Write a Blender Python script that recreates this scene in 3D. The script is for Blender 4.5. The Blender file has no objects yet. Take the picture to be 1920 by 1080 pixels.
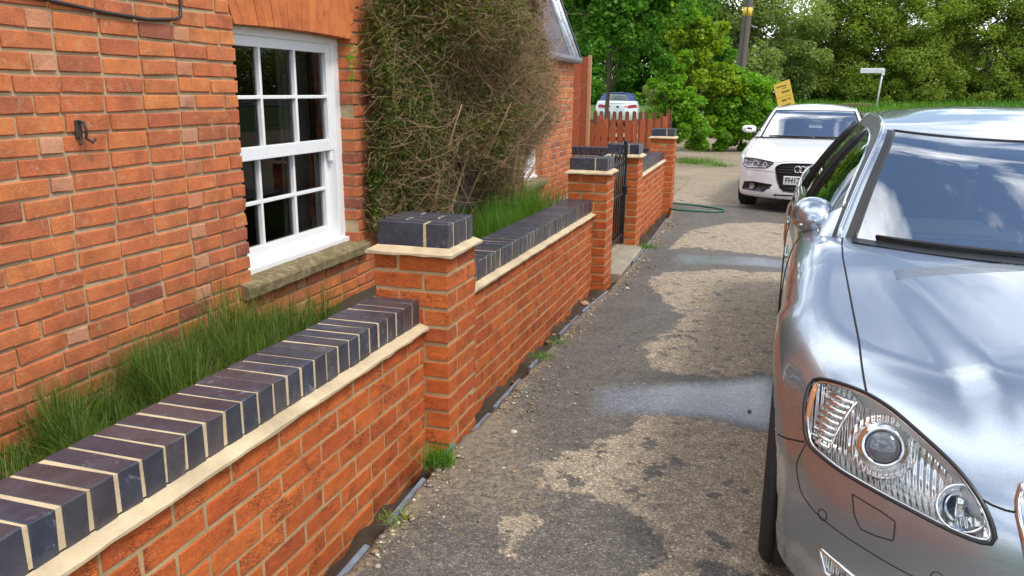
import bpy, bmesh, math, random
import numpy as np
from mathutils import Vector, Matrix, Euler

R = math.radians
rng = np.random.default_rng(7)
random.seed(7)
scene = bpy.context.scene
COL = scene.collection

# ------------------------------------------------------------------ camera
cam_data = bpy.data.cameras.new("camera")
cam = bpy.data.objects.new("camera", cam_data)
COL.objects.link(cam)
scene.camera = cam
CAM = np.array([1.285, -2.908, 1.478])
YAW, PITCH, ROLL = R(17.206), R(-13.961), R(0.511)
_f = np.array([-math.sin(YAW) * math.cos(PITCH), math.cos(YAW) * math.cos(PITCH), math.sin(PITCH)])
_r = np.array([math.cos(YAW), math.sin(YAW), 0.0])
_u = np.cross(_r, _f)
_r2 = math.cos(ROLL) * _r + math.sin(ROLL) * _u
_u2 = -math.sin(ROLL) * _r + math.cos(ROLL) * _u
cam.matrix_world = Matrix([[_r2[i], _u2[i], -_f[i], CAM[i]] for i in range(3)] + [[0, 0, 0, 1]])
cam_data.sensor_width = 36.0
cam_data.lens = 36.0 * 1487.5 / 1920.0
cam_data.clip_start = 0.02
cam_data.clip_end = 3000.0

# ------------------------------------------------------------------ sky, sun, exposure
SUN_EL, SUN_AZ = R(56.0), R(118.0)       # azimuth measured from +Y (away from the camera) towards +X
world = bpy.data.worlds.new("World")
scene.world = world
world.use_nodes = True
wn, wl = world.node_tree.nodes, world.node_tree.links
wn.clear()
w_out = wn.new("ShaderNodeOutputWorld")
w_bg = wn.new("ShaderNodeBackground")
w_sky = wn.new("ShaderNodeTexSky")
w_sky.sky_type = 'NISHITA'
w_sky.sun_disc = False
w_sky.sun_elevation = SUN_EL
w_sky.sun_rotation = SUN_AZ
w_sky.air_density = 1.0
w_sky.dust_density = 0.6
w_sky.ozone_density = 2.0
w_tc = wn.new("ShaderNodeTexCoord")
w_sep = wn.new("ShaderNodeSeparateXYZ")
wl.new(w_tc.outputs["Generated"], w_sep.inputs[0])
def wmath(op, a, b=None, clamp=False):
    n = wn.new("ShaderNodeMath"); n.operation = op; n.use_clamp = clamp
    for i, v in enumerate((a, b)):
        if v is None: continue
        if isinstance(v, (int, float)): n.inputs[i].default_value = v
        else: wl.new(v, n.inputs[i])
    return n.outputs[0]
zc = wmath('ADD', wmath('MAXIMUM', w_sep.outputs[2], 0.0), 0.22)
w_cmb = wn.new("ShaderNodeCombineXYZ")
wl.new(wmath('DIVIDE', w_sep.outputs[0], zc), w_cmb.inputs[0])
wl.new(wmath('DIVIDE', w_sep.outputs[1], zc), w_cmb.inputs[1])
w_cmb.inputs[2].default_value = 1.7
w_nz = wn.new("ShaderNodeTexNoise")
w_nz.inputs["Scale"].default_value = 1.3
w_nz.inputs["Detail"].default_value = 7.0
w_nz.inputs["Roughness"].default_value = 0.56
w_nz.inputs["Distortion"].default_value = 0.25
wl.new(w_cmb.outputs[0], w_nz.inputs["Vector"])
w_ramp = wn.new("ShaderNodeValToRGB")
w_ramp.color_ramp.elements[0].position = 0.445
w_ramp.color_ramp.elements[1].position = 0.575
wl.new(w_nz.outputs["Fac"], w_ramp.inputs[0])
w_nz2 = wn.new("ShaderNodeTexNoise")
w_nz2.inputs["Scale"].default_value = 2.6
w_nz2.inputs["Detail"].default_value = 5.0
wl.new(w_cmb.outputs[0], w_nz2.inputs["Vector"])
w_cc = wn.new("ShaderNodeValToRGB")
w_cc.color_ramp.elements[0].position = 0.3
w_cc.color_ramp.elements[0].color = (8.5, 9.2, 10.4, 1)
w_cc.color_ramp.elements[1].position = 0.7
w_cc.color_ramp.elements[1].color = (19.0, 19.0, 18.9, 1)
wl.new(w_nz2.outputs["Fac"], w_cc.inputs[0])
w_mix = wn.new("ShaderNodeMixRGB")
wl.new(w_ramp.outputs[0], w_mix.inputs[0])
wl.new(w_sky.outputs[0], w_mix.inputs[1])
wl.new(w_cc.outputs[0], w_mix.inputs[2])
wl.new(w_mix.outputs[0], w_bg.inputs[0])
w_bg.inputs[1].default_value = 0.10
wl.new(w_bg.outputs[0], w_out.inputs[0])

sun_data = bpy.data.lights.new("sun", 'SUN')
sun = bpy.data.objects.new("sun", sun_data)
COL.objects.link(sun)
sun_data.energy = 1.7
sun_data.angle = R(14.0)
sun_data.color = (1.0, 0.95, 0.86)
_sd = Vector((math.sin(SUN_AZ) * math.cos(SUN_EL), math.cos(SUN_AZ) * math.cos(SUN_EL), math.sin(SUN_EL)))
sun.rotation_euler = (-_sd).to_track_quat('-Z', 'Y').to_euler()
sun.location = (6, -6, 12)

scene.view_settings.view_transform = 'Standard'
scene.view_settings.look = 'None'
scene.view_settings.exposure = 0.74
scene.view_settings.gamma = 1.0
scene.view_settings.use_curve_mapping = False
scene.render.engine = 'CYCLES'
scene.cycles.max_bounces = 8
scene.cycles.transparent_max_bounces = 16
scene.cycles.caustics_reflective = False
scene.cycles.caustics_refractive = False
scene.cycles.use_denoising = True

# ------------------------------------------------------------------ helpers
def tag(o, label=None, cat=None, group=None, kind=None):
    if label: o["label"] = label
    if cat:
        o["category"] = cat
        if not kind: kind = "thing"
    if group: o["group"] = group
    if kind: o["kind"] = kind
    return o

def empty(name, loc=(0, 0, 0), rot=(0, 0, 0), label=None, cat=None, group=None, parent=None):
    o = bpy.data.objects.new(name, None)
    COL.objects.link(o)
    o.empty_display_size = 0.1
    o.location = loc
    o.rotation_euler = rot
    if parent: o.parent = parent
    return tag(o, label, cat, group)

def link(name, me, mat=None, parent=None, loc=None, rot=None):
    o = bpy.data.objects.new(name, me)
    COL.objects.link(o)
    if mat is not None and len(me.materials) == 0:
        for m in (mat if isinstance(mat, (list, tuple)) else [mat]): me.materials.append(m)
    if parent: o.parent = parent
    if loc is not None: o.location = loc
    if rot is not None: o.rotation_euler = rot
    return o

def mesh_np(name, V, F, smooth=False, attr=None):
    """V (n,3) array; F either (m,k) int array or a list of tuples."""
    me = bpy.data.meshes.new(name)
    V = np.asarray(V, dtype=np.float32)
    if isinstance(F, np.ndarray):
        m, k = F.shape
        me.vertices.add(len(V)); me.vertices.foreach_set("co", V.ravel())
        me.loops.add(m * k); me.loops.foreach_set("vertex_index", F.astype(np.int32).ravel())
        me.polygons.add(m)
        me.polygons.foreach_set("loop_start", np.arange(0, m * k, k, dtype=np.int32))
        me.polygons.foreach_set("loop_total", np.full(m, k, dtype=np.int32))
        if smooth: me.polygons.foreach_set("use_smooth", np.ones(m, dtype=bool))
        me.update(calc_edges=True)
    else:
        me.from_pydata([tuple(map(float, v)) for v in V], [], [tuple(map(int, f)) for f in F])
        if smooth:
            for p in me.polygons: p.use_smooth = True
        me.update()
    if attr is not None:
        for k_, vals in attr.items():
            a = me.attributes.new(k_, 'FLOAT', 'POINT')
            a.data.foreach_set("value", np.asarray(vals, dtype=np.float32))
    return me

class MB:
    """collects pieces of one part"""
    def __init__(s): s.V = []; s.F = []; s.n = 0
    def add(s, V, F):
        V = np.asarray(V, float); s.V.append(V)
        for f in F: s.F.append(tuple(int(i) + s.n for i in f))
        s.n += len(V); return s
    def box(s, c, d, rot=None):
        c = np.asarray(c, float); d = np.asarray(d, float) / 2
        P = np.array([[x, y, z] for x in (-1, 1) for y in (-1, 1) for z in (-1, 1)], float) * d
        if rot is not None: P = P @ np.array(Euler(rot).to_matrix()).T
        return s.add(P + c, [(0, 1, 3, 2), (4, 6, 7, 5), (0, 4, 5, 1), (2, 3, 7, 6), (0, 2, 6, 4), (1, 5, 7, 3)])
    def cbox(s, c, d, b=0.004, rot=None):
        V, F = chamfer_box(d[0], d[1], d[2], b)
        if rot is not None: V = V @ np.array(Euler(rot).to_matrix()).T
        return s.add(V + np.asarray(c, float), F)
    def tube(s, pts, r, n=8, close=False, cap=True):
        V, F = tube(pts, r, n, close, cap); return s.add(V, F)
    def build(s, name, mat, parent=None, smooth=False, loc=None):
        me = mesh_np(name, np.concatenate(s.V), s.F, smooth)
        return link(name, me, mat, parent, loc)

def chamfer_box(lx, ly, lz, b=0.004, jit=0.0, rg=None):
    V = []; idx = {}
    h = np.array([lx, ly, lz]) / 2
    for sx in (-1, 1):
        for sy in (-1, 1):
            for sz in (-1, 1):
                s = np.array([sx, sy, sz])
                base = s * h
                if jit and rg is not None: base = base + rg.normal(0, jit, 3)
                for a in range(3):
                    p = base - s * b * (1 if not (jit and rg is not None) else rg.uniform(.5, 1.6))
                    p[a] = base[a]
                    idx[(sx, sy, sz, a)] = len(V); V.append(p)
    V = np.array(V); F = []
    for a in range(3):
        o = [i for i in range(3) if i != a]
        for sg in (-1, 1):
            q = []
            for (u, v) in ((-1, -1), (1, -1), (1, 1), (-1, 1)):
                k = [0, 0, 0]; k[a] = sg; k[o[0]] = u; k[o[1]] = v
                q.append(idx[(k[0], k[1], k[2], a)])
            F.append(q)
    for a in range(3):                      # edges along axis a
        o = [i for i in range(3) if i != a]
        for u in (-1, 1):
            for v in (-1, 1):
                def K(sa, ax):
                    k = [0, 0, 0]; k[a] = sa; k[o[0]] = u; k[o[1]] = v
                    return idx[(k[0], k[1], k[2], ax)]
                F.append([K(-1, o[0]), K(1, o[0]), K(1, o[1]), K(-1, o[1])])
    for sx in (-1, 1):
        for sy in (-1, 1):
            for sz in (-1, 1):
                F.append([idx[(sx, sy, sz, a)] for a in range(3)])
    out = []
    for f in F:
        P = V[f]; n = np.cross(P[1] - P[0], P[2] - P[0])
        out.append(f[::-1] if n @ P.mean(0) < 0 else f)
    return V, out

def tube(pts, r, n=8, close=False, cap=True):
    P = np.asarray(pts, float); m = len(P)
    rr = np.broadcast_to(np.asarray(r, float), (m,)) if np.ndim(r) <= 1 else r
    if close: T = np.roll(P, -1, 0) - np.roll(P, 1, 0)
    else: T = np.gradient(P, axis=0)
    T /= np.maximum(np.linalg.norm(T, axis=1, keepdims=True), 1e-9)
    up = np.array([0, 0, 1.]) if abs(T[0][2]) < .9 else np.array([1., 0, 0])
    N = np.zeros_like(P); v = np.cross(T[0], up); v /= np.linalg.norm(v)
    for i in range(m):
        v = v - T[i] * (v @ T[i]); v /= max(np.linalg.norm(v), 1e-9); N[i] = v
    B = np.cross(T, N)
    a = np.linspace(0, 2 * np.pi, n, endpoint=False)
    V = (P[:, None] + rr[:, None, None] * (np.cos(a)[None, :, None] * N[:, None] + np.sin(a)[None, :, None] * B[:, None])).reshape(-1, 3)
    F = []
    for i in range(m if close else m - 1):
        j = (i + 1) % m
        for k in range(n):
            l = (k + 1) % n
            F.append((i * n + k, i * n + l, j * n + l, j * n + k))
    if cap and not close:
        F.append(tuple(range(n))[::-1]); F.append(tuple((m - 1) * n + k for k in range(n)))
    return V, F

def tri_tubes(S, E, r0, r1, bend=0.0, seg=3, rg=None):
    """many thin three-sided tapered twigs from S to E, bent"""
    N = len(S); rg = rg or rng
    D = E - S; L = np.linalg.norm(D, axis=1, keepdims=True); D = D / np.maximum(L, 1e-9)
    up = rg.normal(0, 1, (N, 3)); A = np.cross(D, up); A /= np.maximum(np.linalg.norm(A, axis=1, keepdims=True), 1e-9)
    B = np.cross(D, A)
    bd = (A * rg.normal(0, 1, (N, 1)) + B * rg.normal(0, 1, (N, 1))) * L * bend
    V = np.zeros((N, seg + 1, 3, 3), np.float32)
    ang = np.array([0, 2.094, 4.189])
    for i in range(seg + 1):
        t = i / seg
        P = S + D * L * t + bd * (4 * t * (1 - t))
        rad = r0 * (1 - t) + r1 * t
        rad = np.broadcast_to(rad, (N,))[:, None]
        for k in range(3):
            V[:, i, k] = P + rad * (math.cos(ang[k]) * A + math.sin(ang[k]) * B)
    base = (np.arange(N) * (seg + 1) * 3)[:, None]
    F = []
    for i in range(seg):
        for k in range(3):
            l = (k + 1) % 3
            F.append(np.concatenate([base + i * 3 + k, base + i * 3 + l, base + (i + 1) * 3 + l, base + (i + 1) * 3 + k], 1))
    return V.reshape(-1, 3), np.concatenate(F, 0)

def leaves(C, size, rg=None, up=0.4, aspect=0.55, fold=0.25, dirs=None):
    """folded four-cornered leaves centred at C"""
    rg = rg or rng; N = len(C)
    size = np.broadcast_to(np.asarray(size, float), (N,))[:, None]
    n = rg.normal(0, 1, (N, 3)); n[:, 2] = np.abs(n[:, 2]) + up; n /= np.linalg.norm(n, axis=1, keepdims=True)
    d = rg.normal(0, 1, (N, 3)) if dirs is None else dirs + rg.normal(0, .45, (N, 3))
    d -= n * (d * n).sum(1, keepdims=True); d /= np.maximum(np.linalg.norm(d, axis=1, keepdims=True), 1e-9)
    w = np.cross(n, d)
    a = C - d * size * .5; b = C + w * size * aspect * .5 + n * size * fold * .3 - d * size * .05
    c = C + d * size * .5 - n * size * .12; e = C - w * size * aspect * .5 + n * size * fold * .3 - d * size * .05
    V = np.stack([a, b, c, e], 1).reshape(-1, 3)
    i = np.arange(N)[:, None] * 4
    F = np.concatenate([np.concatenate([i, i + 1, i + 2], 1), np.concatenate([i, i + 2, i + 3], 1)], 0)
    return V, F

def smoothstep(x): x = np.clip(x, 0, 1); return x * x * (3 - 2 * x)

def ground_z(x, y):
    y = np.asarray(y, float)
    z = np.where(y < 12, -0.0128 * y, -0.1536)
    return z + smoothstep((y - 22) / 26) * 0.98

def gz(x, y): return float(ground_z(x, y))

# ------------------------------------------------------------------ materials
class NT:
    def __init__(s, name):
        s.m = bpy.data.materials.new(name); s.m.use_nodes = True
        s.n, s.l = s.m.node_tree.nodes, s.m.node_tree.links
        s.bsdf = s.n["Principled BSDF"]; s.out = s.n["Material Output"]
    def put(s, sock, v):
        if v is None: return
        if isinstance(v, bpy.types.NodeSocket): s.l.new(v, sock)
        elif isinstance(v, (tuple, list)) and len(v) == 3 and sock.type == 'RGBA': sock.default_value = (*v, 1)
        else: sock.default_value = v
    def set(s, **k):
        for a, v in k.items(): s.put(s.bsdf.inputs[a.replace("_", " ")], v)
        return s
    def math(s, op, a, b=None, clamp=False):
        n = s.n.new("ShaderNodeMath"); n.operation = op; n.use_clamp = clamp
        s.put(n.inputs[0], a); s.put(n.inputs[1], b); return n.outputs[0]
    def noise(s, scale, detail=4, rough=.55, vec=None, dist=0.0, out="Fac"):
        n = s.n.new("ShaderNodeTexNoise")
        n.inputs["Scale"].default_value = scale; n.inputs["Detail"].default_value = detail
        n.inputs["Roughness"].default_value = rough; n.inputs["Distortion"].default_value = dist
        s.l.new(vec if vec is not None else s.pos(), n.inputs["Vector"]); return n.outputs[out]
    def voro(s, scale, vec=None, out="Distance", feature='F1'):
        n = s.n.new("ShaderNodeTexVoronoi"); n.feature = feature
        n.inputs["Scale"].default_value = scale
        s.l.new(vec if vec is not None else s.pos(), n.inputs["Vector"]); return n.outputs[out]
    def pos(s):
        if not hasattr(s, "_pos"): s._pos = s.n.new("ShaderNodeNewGeometry")
        return s._pos.outputs["Position"]
    def obj(s):
        if not hasattr(s, "_tc"): s._tc = s.n.new("ShaderNodeTexCoord")
        return s._tc.outputs["Object"]
    def geo(s, k): s.pos(); return s._pos.outputs[k]
    def rand(s):
        o = s.n.new("ShaderNodeObjectInfo").outputs["Random"]
        return s.math('FRACT', s.math('ADD', o, s.geo("Random Per Island")))
    def island(s): return s.geo("Random Per Island")
    def scale(s, vec, xyz):
        n = s.n.new("ShaderNodeMapping"); n.inputs["Scale"].default_value = xyz
        s.l.new(vec, n.inputs["Vector"]); return n.outputs[0]
    def offset(s, vec, val, k=(37.0, 61.0, 17.0)):
        n = s.n.new("ShaderNodeVectorMath"); n.operation = 'MULTIPLY_ADD'
        c = s.n.new("ShaderNodeCombineXYZ")
        for i in range(3): s.l.new(val, c.inputs[i])
        s.l.new(c.outputs[0], n.inputs[0]); n.inputs[1].default_value = k; s.l.new(vec, n.inputs[2])
        return n.outputs[0]
    def ramp(s, fac, stops, interp='LINEAR'):
        n = s.n.new("ShaderNodeValToRGB"); cr = n.color_ramp; cr.interpolation = interp
        while len(cr.elements) > 1: cr.elements.remove(cr.elements[-1])
        for i, (p, c) in enumerate(stops):
            e = cr.elements[0] if i == 0 else cr.elements.new(p)
            e.position = p; e.color = (c, c, c, 1) if isinstance(c, (int, float)) else (*c, 1)
        s.l.new(fac, n.inputs[0]); return n.outputs[0]
    def mix(s, fac, a, b, mode='MIX'):
        n = s.n.new("ShaderNodeMixRGB"); n.blend_type = mode
        s.put(n.inputs[0], fac); s.put(n.inputs[1], a); s.put(n.inputs[2], b); return n.outputs[0]
    def bump(s, h, strength=.4, dist=.01):
        n = s.n.new("ShaderNodeBump"); n.inputs["Strength"].default_value = strength
        n.inputs["Distance"].default_value = dist; s.l.new(h, n.inputs["Height"])
        s.l.new(n.outputs[0], s.bsdf.inputs["Normal"]); return s
    def attr(s, name):
        n = s.n.new("ShaderNodeAttribute"); n.attribute_name = name; return n.outputs["Fac"]
    def sepz(s, vec, i):
        n = s.n.new("ShaderNodeSeparateXYZ"); s.l.new(vec, n.inputs[0]); return n.outputs[i]

def simple(name, col, rough=.6, metal=0.0, var=.12, nscale=30, bump=0.0, coat=0.0):
    t = NT(name)
    f = t.noise(nscale, 4)
    c = t.mix(1.0, (*col,), t.ramp(f, [(.25, 1 - var), (.75, 1 + var)]), 'MULTIPLY')
    t.set(Base_Color=c, Roughness=rough, Metallic=metal)
    if coat: t.set(Coat_Weight=coat, Coat_Roughness=.04)
    if bump: t.bump(t.noise(nscale * 3, 4), bump, .004)
    return t.m

def brick_mat(name, stops, mort=.0, crease=False, speck=0.0, rough=.85, white=0.0, soot=0.0):
    t = NT(name)
    rnd = t.rand()
    base = t.ramp(rnd, stops)
    vec = t.offset(t.pos(), rnd)
    big = t.noise(9, 5, .6, vec)
    c = t.mix(1.0, base, t.ramp(big, [(.25, (.84, .80, .78)), (.5, (1, 1, 1)), (.8, (1.14, 1.16, 1.12))] if crease else [(.25, (.66, .62, .60)), (.5, (1, 1, 1)), (.8, (1.25, 1.28, 1.2))]), 'MULTIPLY')
    fine = t.noise(120, 4, .7, vec)
    c = t.mix(1.0, c, t.ramp(fine, [(.2, .72), (.8, 1.22)]), 'MULTIPLY')
    h = fine
    if crease:
        v2 = t.scale(vec, (26, 26, 55))
        cr = t.noise(1.0, 3, .6, v2, 2.2)
        line = t.ramp(cr, [(.45, 1.0), (.485, .12), (.505, .12), (.54, 1.0)])
        cr2 = t.noise(1.0, 2, .6, t.scale(t.offset(vec, rnd, (9., 5., 3.)), (48, 48, 95)), 2.6)
        line2 = t.ramp(cr2, [(.46, 1.0), (.49, .25), (.50, .25), (.53, 1.0)])
        line = t.math('MULTIPLY', line, line2)
        gate = t.ramp(t.noise(9, 2, .5, vec), [(.47, 0), (.60, 1)])
        c = t.mix(t.math('MULTIPLY', gate, .85), c, t.mix(1.0, c, line, 'MULTIPLY'))
        h = t.math('ADD', t.math('MULTIPLY', fine, .5), line)
        drag = t.noise(1.0, 3, .6, t.scale(vec, (12, 12, 40)))
        c = t.mix(1.0, c, t.ramp(drag, [(.3, (.86, .82, .80)), (.7, (1.12, 1.15, 1.1))]), 'MULTIPLY')
    if speck:
        sp = t.voro(75, vec)
        m = t.ramp(sp, [(.10, 1), (.22, 0)])
        c = t.mix(t.math('MULTIPLY', m, speck), c, (.10, .055, .04))
    if white:
        w = t.noise(14, 6, .7, vec, .6)
        m = t.ramp(w, [(.60, 0), (.70, 1)])
        c = t.mix(t.math('MULTIPLY', m, white), c, (.42, .42, .43))
    if mort:
        w = t.noise(26, 6, .75, vec, .8); m = t.ramp(w, [(.56, 0), (.66, 1)])
        c = t.mix(t.math('MULTIPLY', m, mort), c, (.50, .36, .21))
    if soot:
        w = t.noise(5, 6, .7); m = t.ramp(w, [(.50, 0), (.72, 1)])
        c = t.mix(t.math('MULTIPLY', m, soot), c, (.13, .055, .035))
        w = t.noise(40, 5, .8, vec, .5); m = t.ramp(w, [(.60, 0), (.68, 1)])
        c = t.mix(t.math('MULTIPLY', m, soot), c, (.10, .05, .035))
    t.set(Base_Color=c, Roughness=rough)
    t.bump(h, .6, .006)
    return t.m

M = {}
M['old_brick'] = brick_mat('old_brick', [(0, (.48, .125, .046)), (.2, (.57, .160, .050)), (.42, (.51, .136, .050)), (.6, (.61, .190, .056)),
                           (.78, (.43, .110, .046)), (.88, (.64, .21, .060)), (.95, (.38, .100, .046)), (1.0, (.30, .085, .048))], speck=.4, mort=.5, soot=.42)
M['old_brick_pale'] = brick_mat('old_brick_pale', [(0, (.54, .215, .105)), (.5, (.56, .26, .15)), (1, (.50, .165, .075))], speck=.9)
M['new_brick'] = brick_mat('new_brick', [(0, (.60, .125, .022)), (.3, (.68, .155, .026)), (.6, (.57, .11, .022)), (.85, (.70, .17, .032)), (1, (.48, .095, .024))], crease=True, mort=.12, soot=.06)
M['arch_brick'] = brick_mat('arch_brick', [(0, (.56, .15, .04)), (.5, (.60, .17, .045)), (1, (.52, .13, .038))], speck=.15)
def blue_brick():
    t = NT('blue_brick'); rnd = t.rand(); vec = t.offset(t.pos(), rnd)
    c = t.ramp(rnd, [(0, (.032, .036, .052)), (.4, (.050, .044, .054)), (.7, (.030, .038, .060)), (1, (.062, .052, .058))])
    c = t.mix(1.0, c, t.ramp(t.noise(16, 5, .6, vec), [(.3, .7), (.7, 1.4)]), 'MULTIPLY')
    w = t.ramp(t.noise(17, 6, .7, vec, .8), [(.58, 0), (.70, 1)])
    g = t.ramp(rnd, [(.35, 0.0), (.55, .5)])
    c = t.mix(t.math('MULTIPLY', w, g), c, (.34, .36, .40))
    t.set(Base_Color=c, Roughness=t.ramp(t.noise(30, 4, .6, vec), [(.3, .24), (.7, .42)]), Specular_IOR_Level=.75)
    t.bump(t.noise(90, 4, .6, vec), .25, .003)
    return t.m
M['blue_brick'] = blue_brick()
def mortar(name, c0, c1, rough=.95):
    t = NT(name)
    f = t.noise(60, 5, .7); g = t.noise(6, 4, .6)
    c = t.mix(f, c0, c1); c = t.mix(1.0, c, t.ramp(g, [(.3, .72), (.7, 1.12)]), 'MULTIPLY')
    t.set(Base_Color=c, Roughness=rough); t.bump(t.noise(140, 4, .7), .6, .004); return t.m
M['house_mortar'] = mortar('house_mortar', (.36, .255, .14), (.56, .43, .26))
M['wall_mortar'] = mortar('wall_mortar', (.36, .235, .11), (.54, .385, .20))
M['cream_mortar'] = mortar('cream_mortar', (.50, .375, .22), (.66, .53, .345))
M['concrete'] = mortar('concrete', (.26, .22, .16), (.42, .36, .27))
def sill():
    t = NT('stone_sill'); f = t.noise(22, 6, .7)
    c = t.ramp(f, [(.3, (.11, .085, .035)), (.5, (.21, .16, .075)), (.72, (.36, .30, .19))])
    l = t.ramp(t.noise(9, 5, .7), [(.62, 0), (.72, .7)])
    c = t.mix(l, c, (.16, .17, .05))
    t.set(Base_Color=c, Roughness=.95); t.bump(t.noise(70, 5, .7), .8, .008); return t.m
M['sill'] = sill()
M['white_paint'] = simple('white_paint', (.80, .80, .80), .35, var=.03, nscale=8)
M['black_iron'] = simple('black_iron', (.012, .012, .014), .42, var=.3)
M['rust_iron'] = simple('rust_iron', (.035, .028, .025), .7, var=.4)
M['black_rubber'] = simple('black_rubber', (.018, .018, .019), .75, var=.2)
M['black_plastic'] = simple('black_plastic', (.014, .014, .015), .38, var=.1)
M['dark_cable'] = simple('dark_cable', (.03, .025, .022), .55)
def glass(name, tint, rough=0.0, base=0.05):
    t = NT(name); t.n.remove(t.bsdf)
    tr = t.n.new("ShaderNodeBsdfTransparent"); tr.inputs[0].default_value = (*tint, 1)
    gl = t.n.new("ShaderNodeBsdfGlossy"); gl.inputs["Roughness"].default_value = rough
    lw = t.n.new("ShaderNodeLayerWeight"); lw.inputs[0].default_value = .5
    sch = t.math('ADD', t.math('MULTIPLY', t.math('POWER', lw.outputs["Facing"], 5.0), .95), .045)
    mx = t.n.new("ShaderNodeMixShader")
    t.l.new(t.math('ADD', sch, base, True), mx.inputs[0])
    t.l.new(tr.outputs[0], mx.inputs[1]); t.l.new(gl.outputs[0], mx.inputs[2]); t.l.new(mx.outputs[0], t.out.inputs[0])
    return t.m
M['window_glass'] = glass('window_glass', (.5, .52, .52), 0.01, .0)
M['car_glass'] = glass('car_glass', (.78, .88, .85), 0.0, .68)
M['lens_glass'] = glass('lens_glass', (.96, .97, .97), 0.0, .02)
M['side_glass'] = glass('side_glass', (.30, .35, .32), 0.0, .16)
def leaf_mat(name, stops, trans=.35, rough=.5):
    t = NT(name); isl = t.island()
    f = t.math('ADD', t.math('MULTIPLY', isl, .6), t.math('MULTIPLY', t.noise(1.3, 3), .4))
    c = t.ramp(f, stops)
    t.set(Base_Color=c, Roughness=rough, Specular_IOR_Level=.35)
    tl = t.n.new("ShaderNodeBsdfTranslucent")
    t.l.new(t.mix(1.0, c, (1.25, 1.3, .55), 'MULTIPLY'), tl.inputs[0])
    mx = t.n.new("ShaderNodeMixShader"); mx.inputs[0].default_value = trans
    t.l.new(t.bsdf.outputs[0], mx.inputs[1]); t.l.new(tl.outputs[0], mx.inputs[2]); t.l.new(mx.outputs[0], t.out.inputs[0])
    return t.m
M['leaf_maple'] = leaf_mat('leaf_maple', [(.1, (.05, .16, .02)), (.5, (.10, .27, .03)), (.9, (.19, .38, .045))], .5)
M['leaf_bush'] = leaf_mat('leaf_bush', [(.1, (.08, .22, .018)), (.5, (.17, .36, .026)), (.9, (.30, .50, .04))], .5)
M['leaf_yellow'] = leaf_mat('leaf_yellow', [(.1, (.12, .23, .018)), (.5, (.25, .37, .024)), (.9, (.40, .50, .04))], .5)
M['leaf_hedge'] = leaf_mat('leaf_hedge', [(.1, (.12, .20, .034)), (.5, (.23, .315, .05)), (.9, (.38, .43, .085))], .5)
M['leaf_willow'] = leaf_mat('leaf_willow', [(.1, (.16, .23, .07)), (.5, (.27, .35, .115)), (.9, (.40, .47, .18))], .5)
M['leaf_shrub'] = leaf_mat('leaf_shrub', [(.1, (.035, .075, .012)), (.5, (.10, .145, .020)), (.9, (.24, .24, .040))], .4)
M['leaf_dead'] = leaf_mat('leaf_dead', [(.1, (.12, .066, .028)), (.5, (.23, .130, .055)), (.9, (.34, .215, .10))], .25)
M['grass'] = leaf_mat('grass', [(.1, (.035, .09, .012)), (.5, (.095, .19, .022)), (.9, (.23, .31, .055))], .4)
M['grass_lush'] = leaf_mat('grass_lush', [(.1, (.05, .15, .010)), (.5, (.09, .23, .015)), (.9, (.16, .32, .03))], .35)
M['grass_dry'] = leaf_mat('grass_dry', [(.1, (.14, .10, .045)), (.5, (.25, .19, .09)), (.9, (.36, .29, .15))], .2)
def bark(name, c0, c1):
    t = NT(name); f = t.noise(1, 5, .65, t.scale(t.pos(), (40, 40, 8)))
    t.set(Base_Color=t.mix(f, c0, c1), Roughness=.9); t.bump(f, .6, .01); return t.m
M['bark'] = bark('bark', (.05, .04, .03), (.16, .13, .09))
M['twig'] = bark('twig', (.22, .128, .066), (.43, .285, .165))
M['pole_wood'] = bark('pole_wood', (.05, .042, .04), (.16, .14, .125))
def fence_wood(name, c0, c1):
    t = NT(name); rnd = t.rand(); v = t.offset(t.pos(), rnd)
    f = t.noise(1, 5, .65, t.scale(v, (70, 70, 5)))
    c = t.mix(f, c0, c1); c = t.mix(1.0, c, t.ramp(rnd, [(0, .78), (1, 1.2)]), 'MULTIPLY')
    t.set(Base_Color=c, Roughness=.75); t.bump(f, .3, .004); return t.m
M['fence'] = fence_wood('orange_fence', (.24, .052, .016), (.39, .090, .024))
M['fence_dark'] = fence_wood('brown_fence', (.10, .028, .012), (.20, .055, .02))
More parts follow.
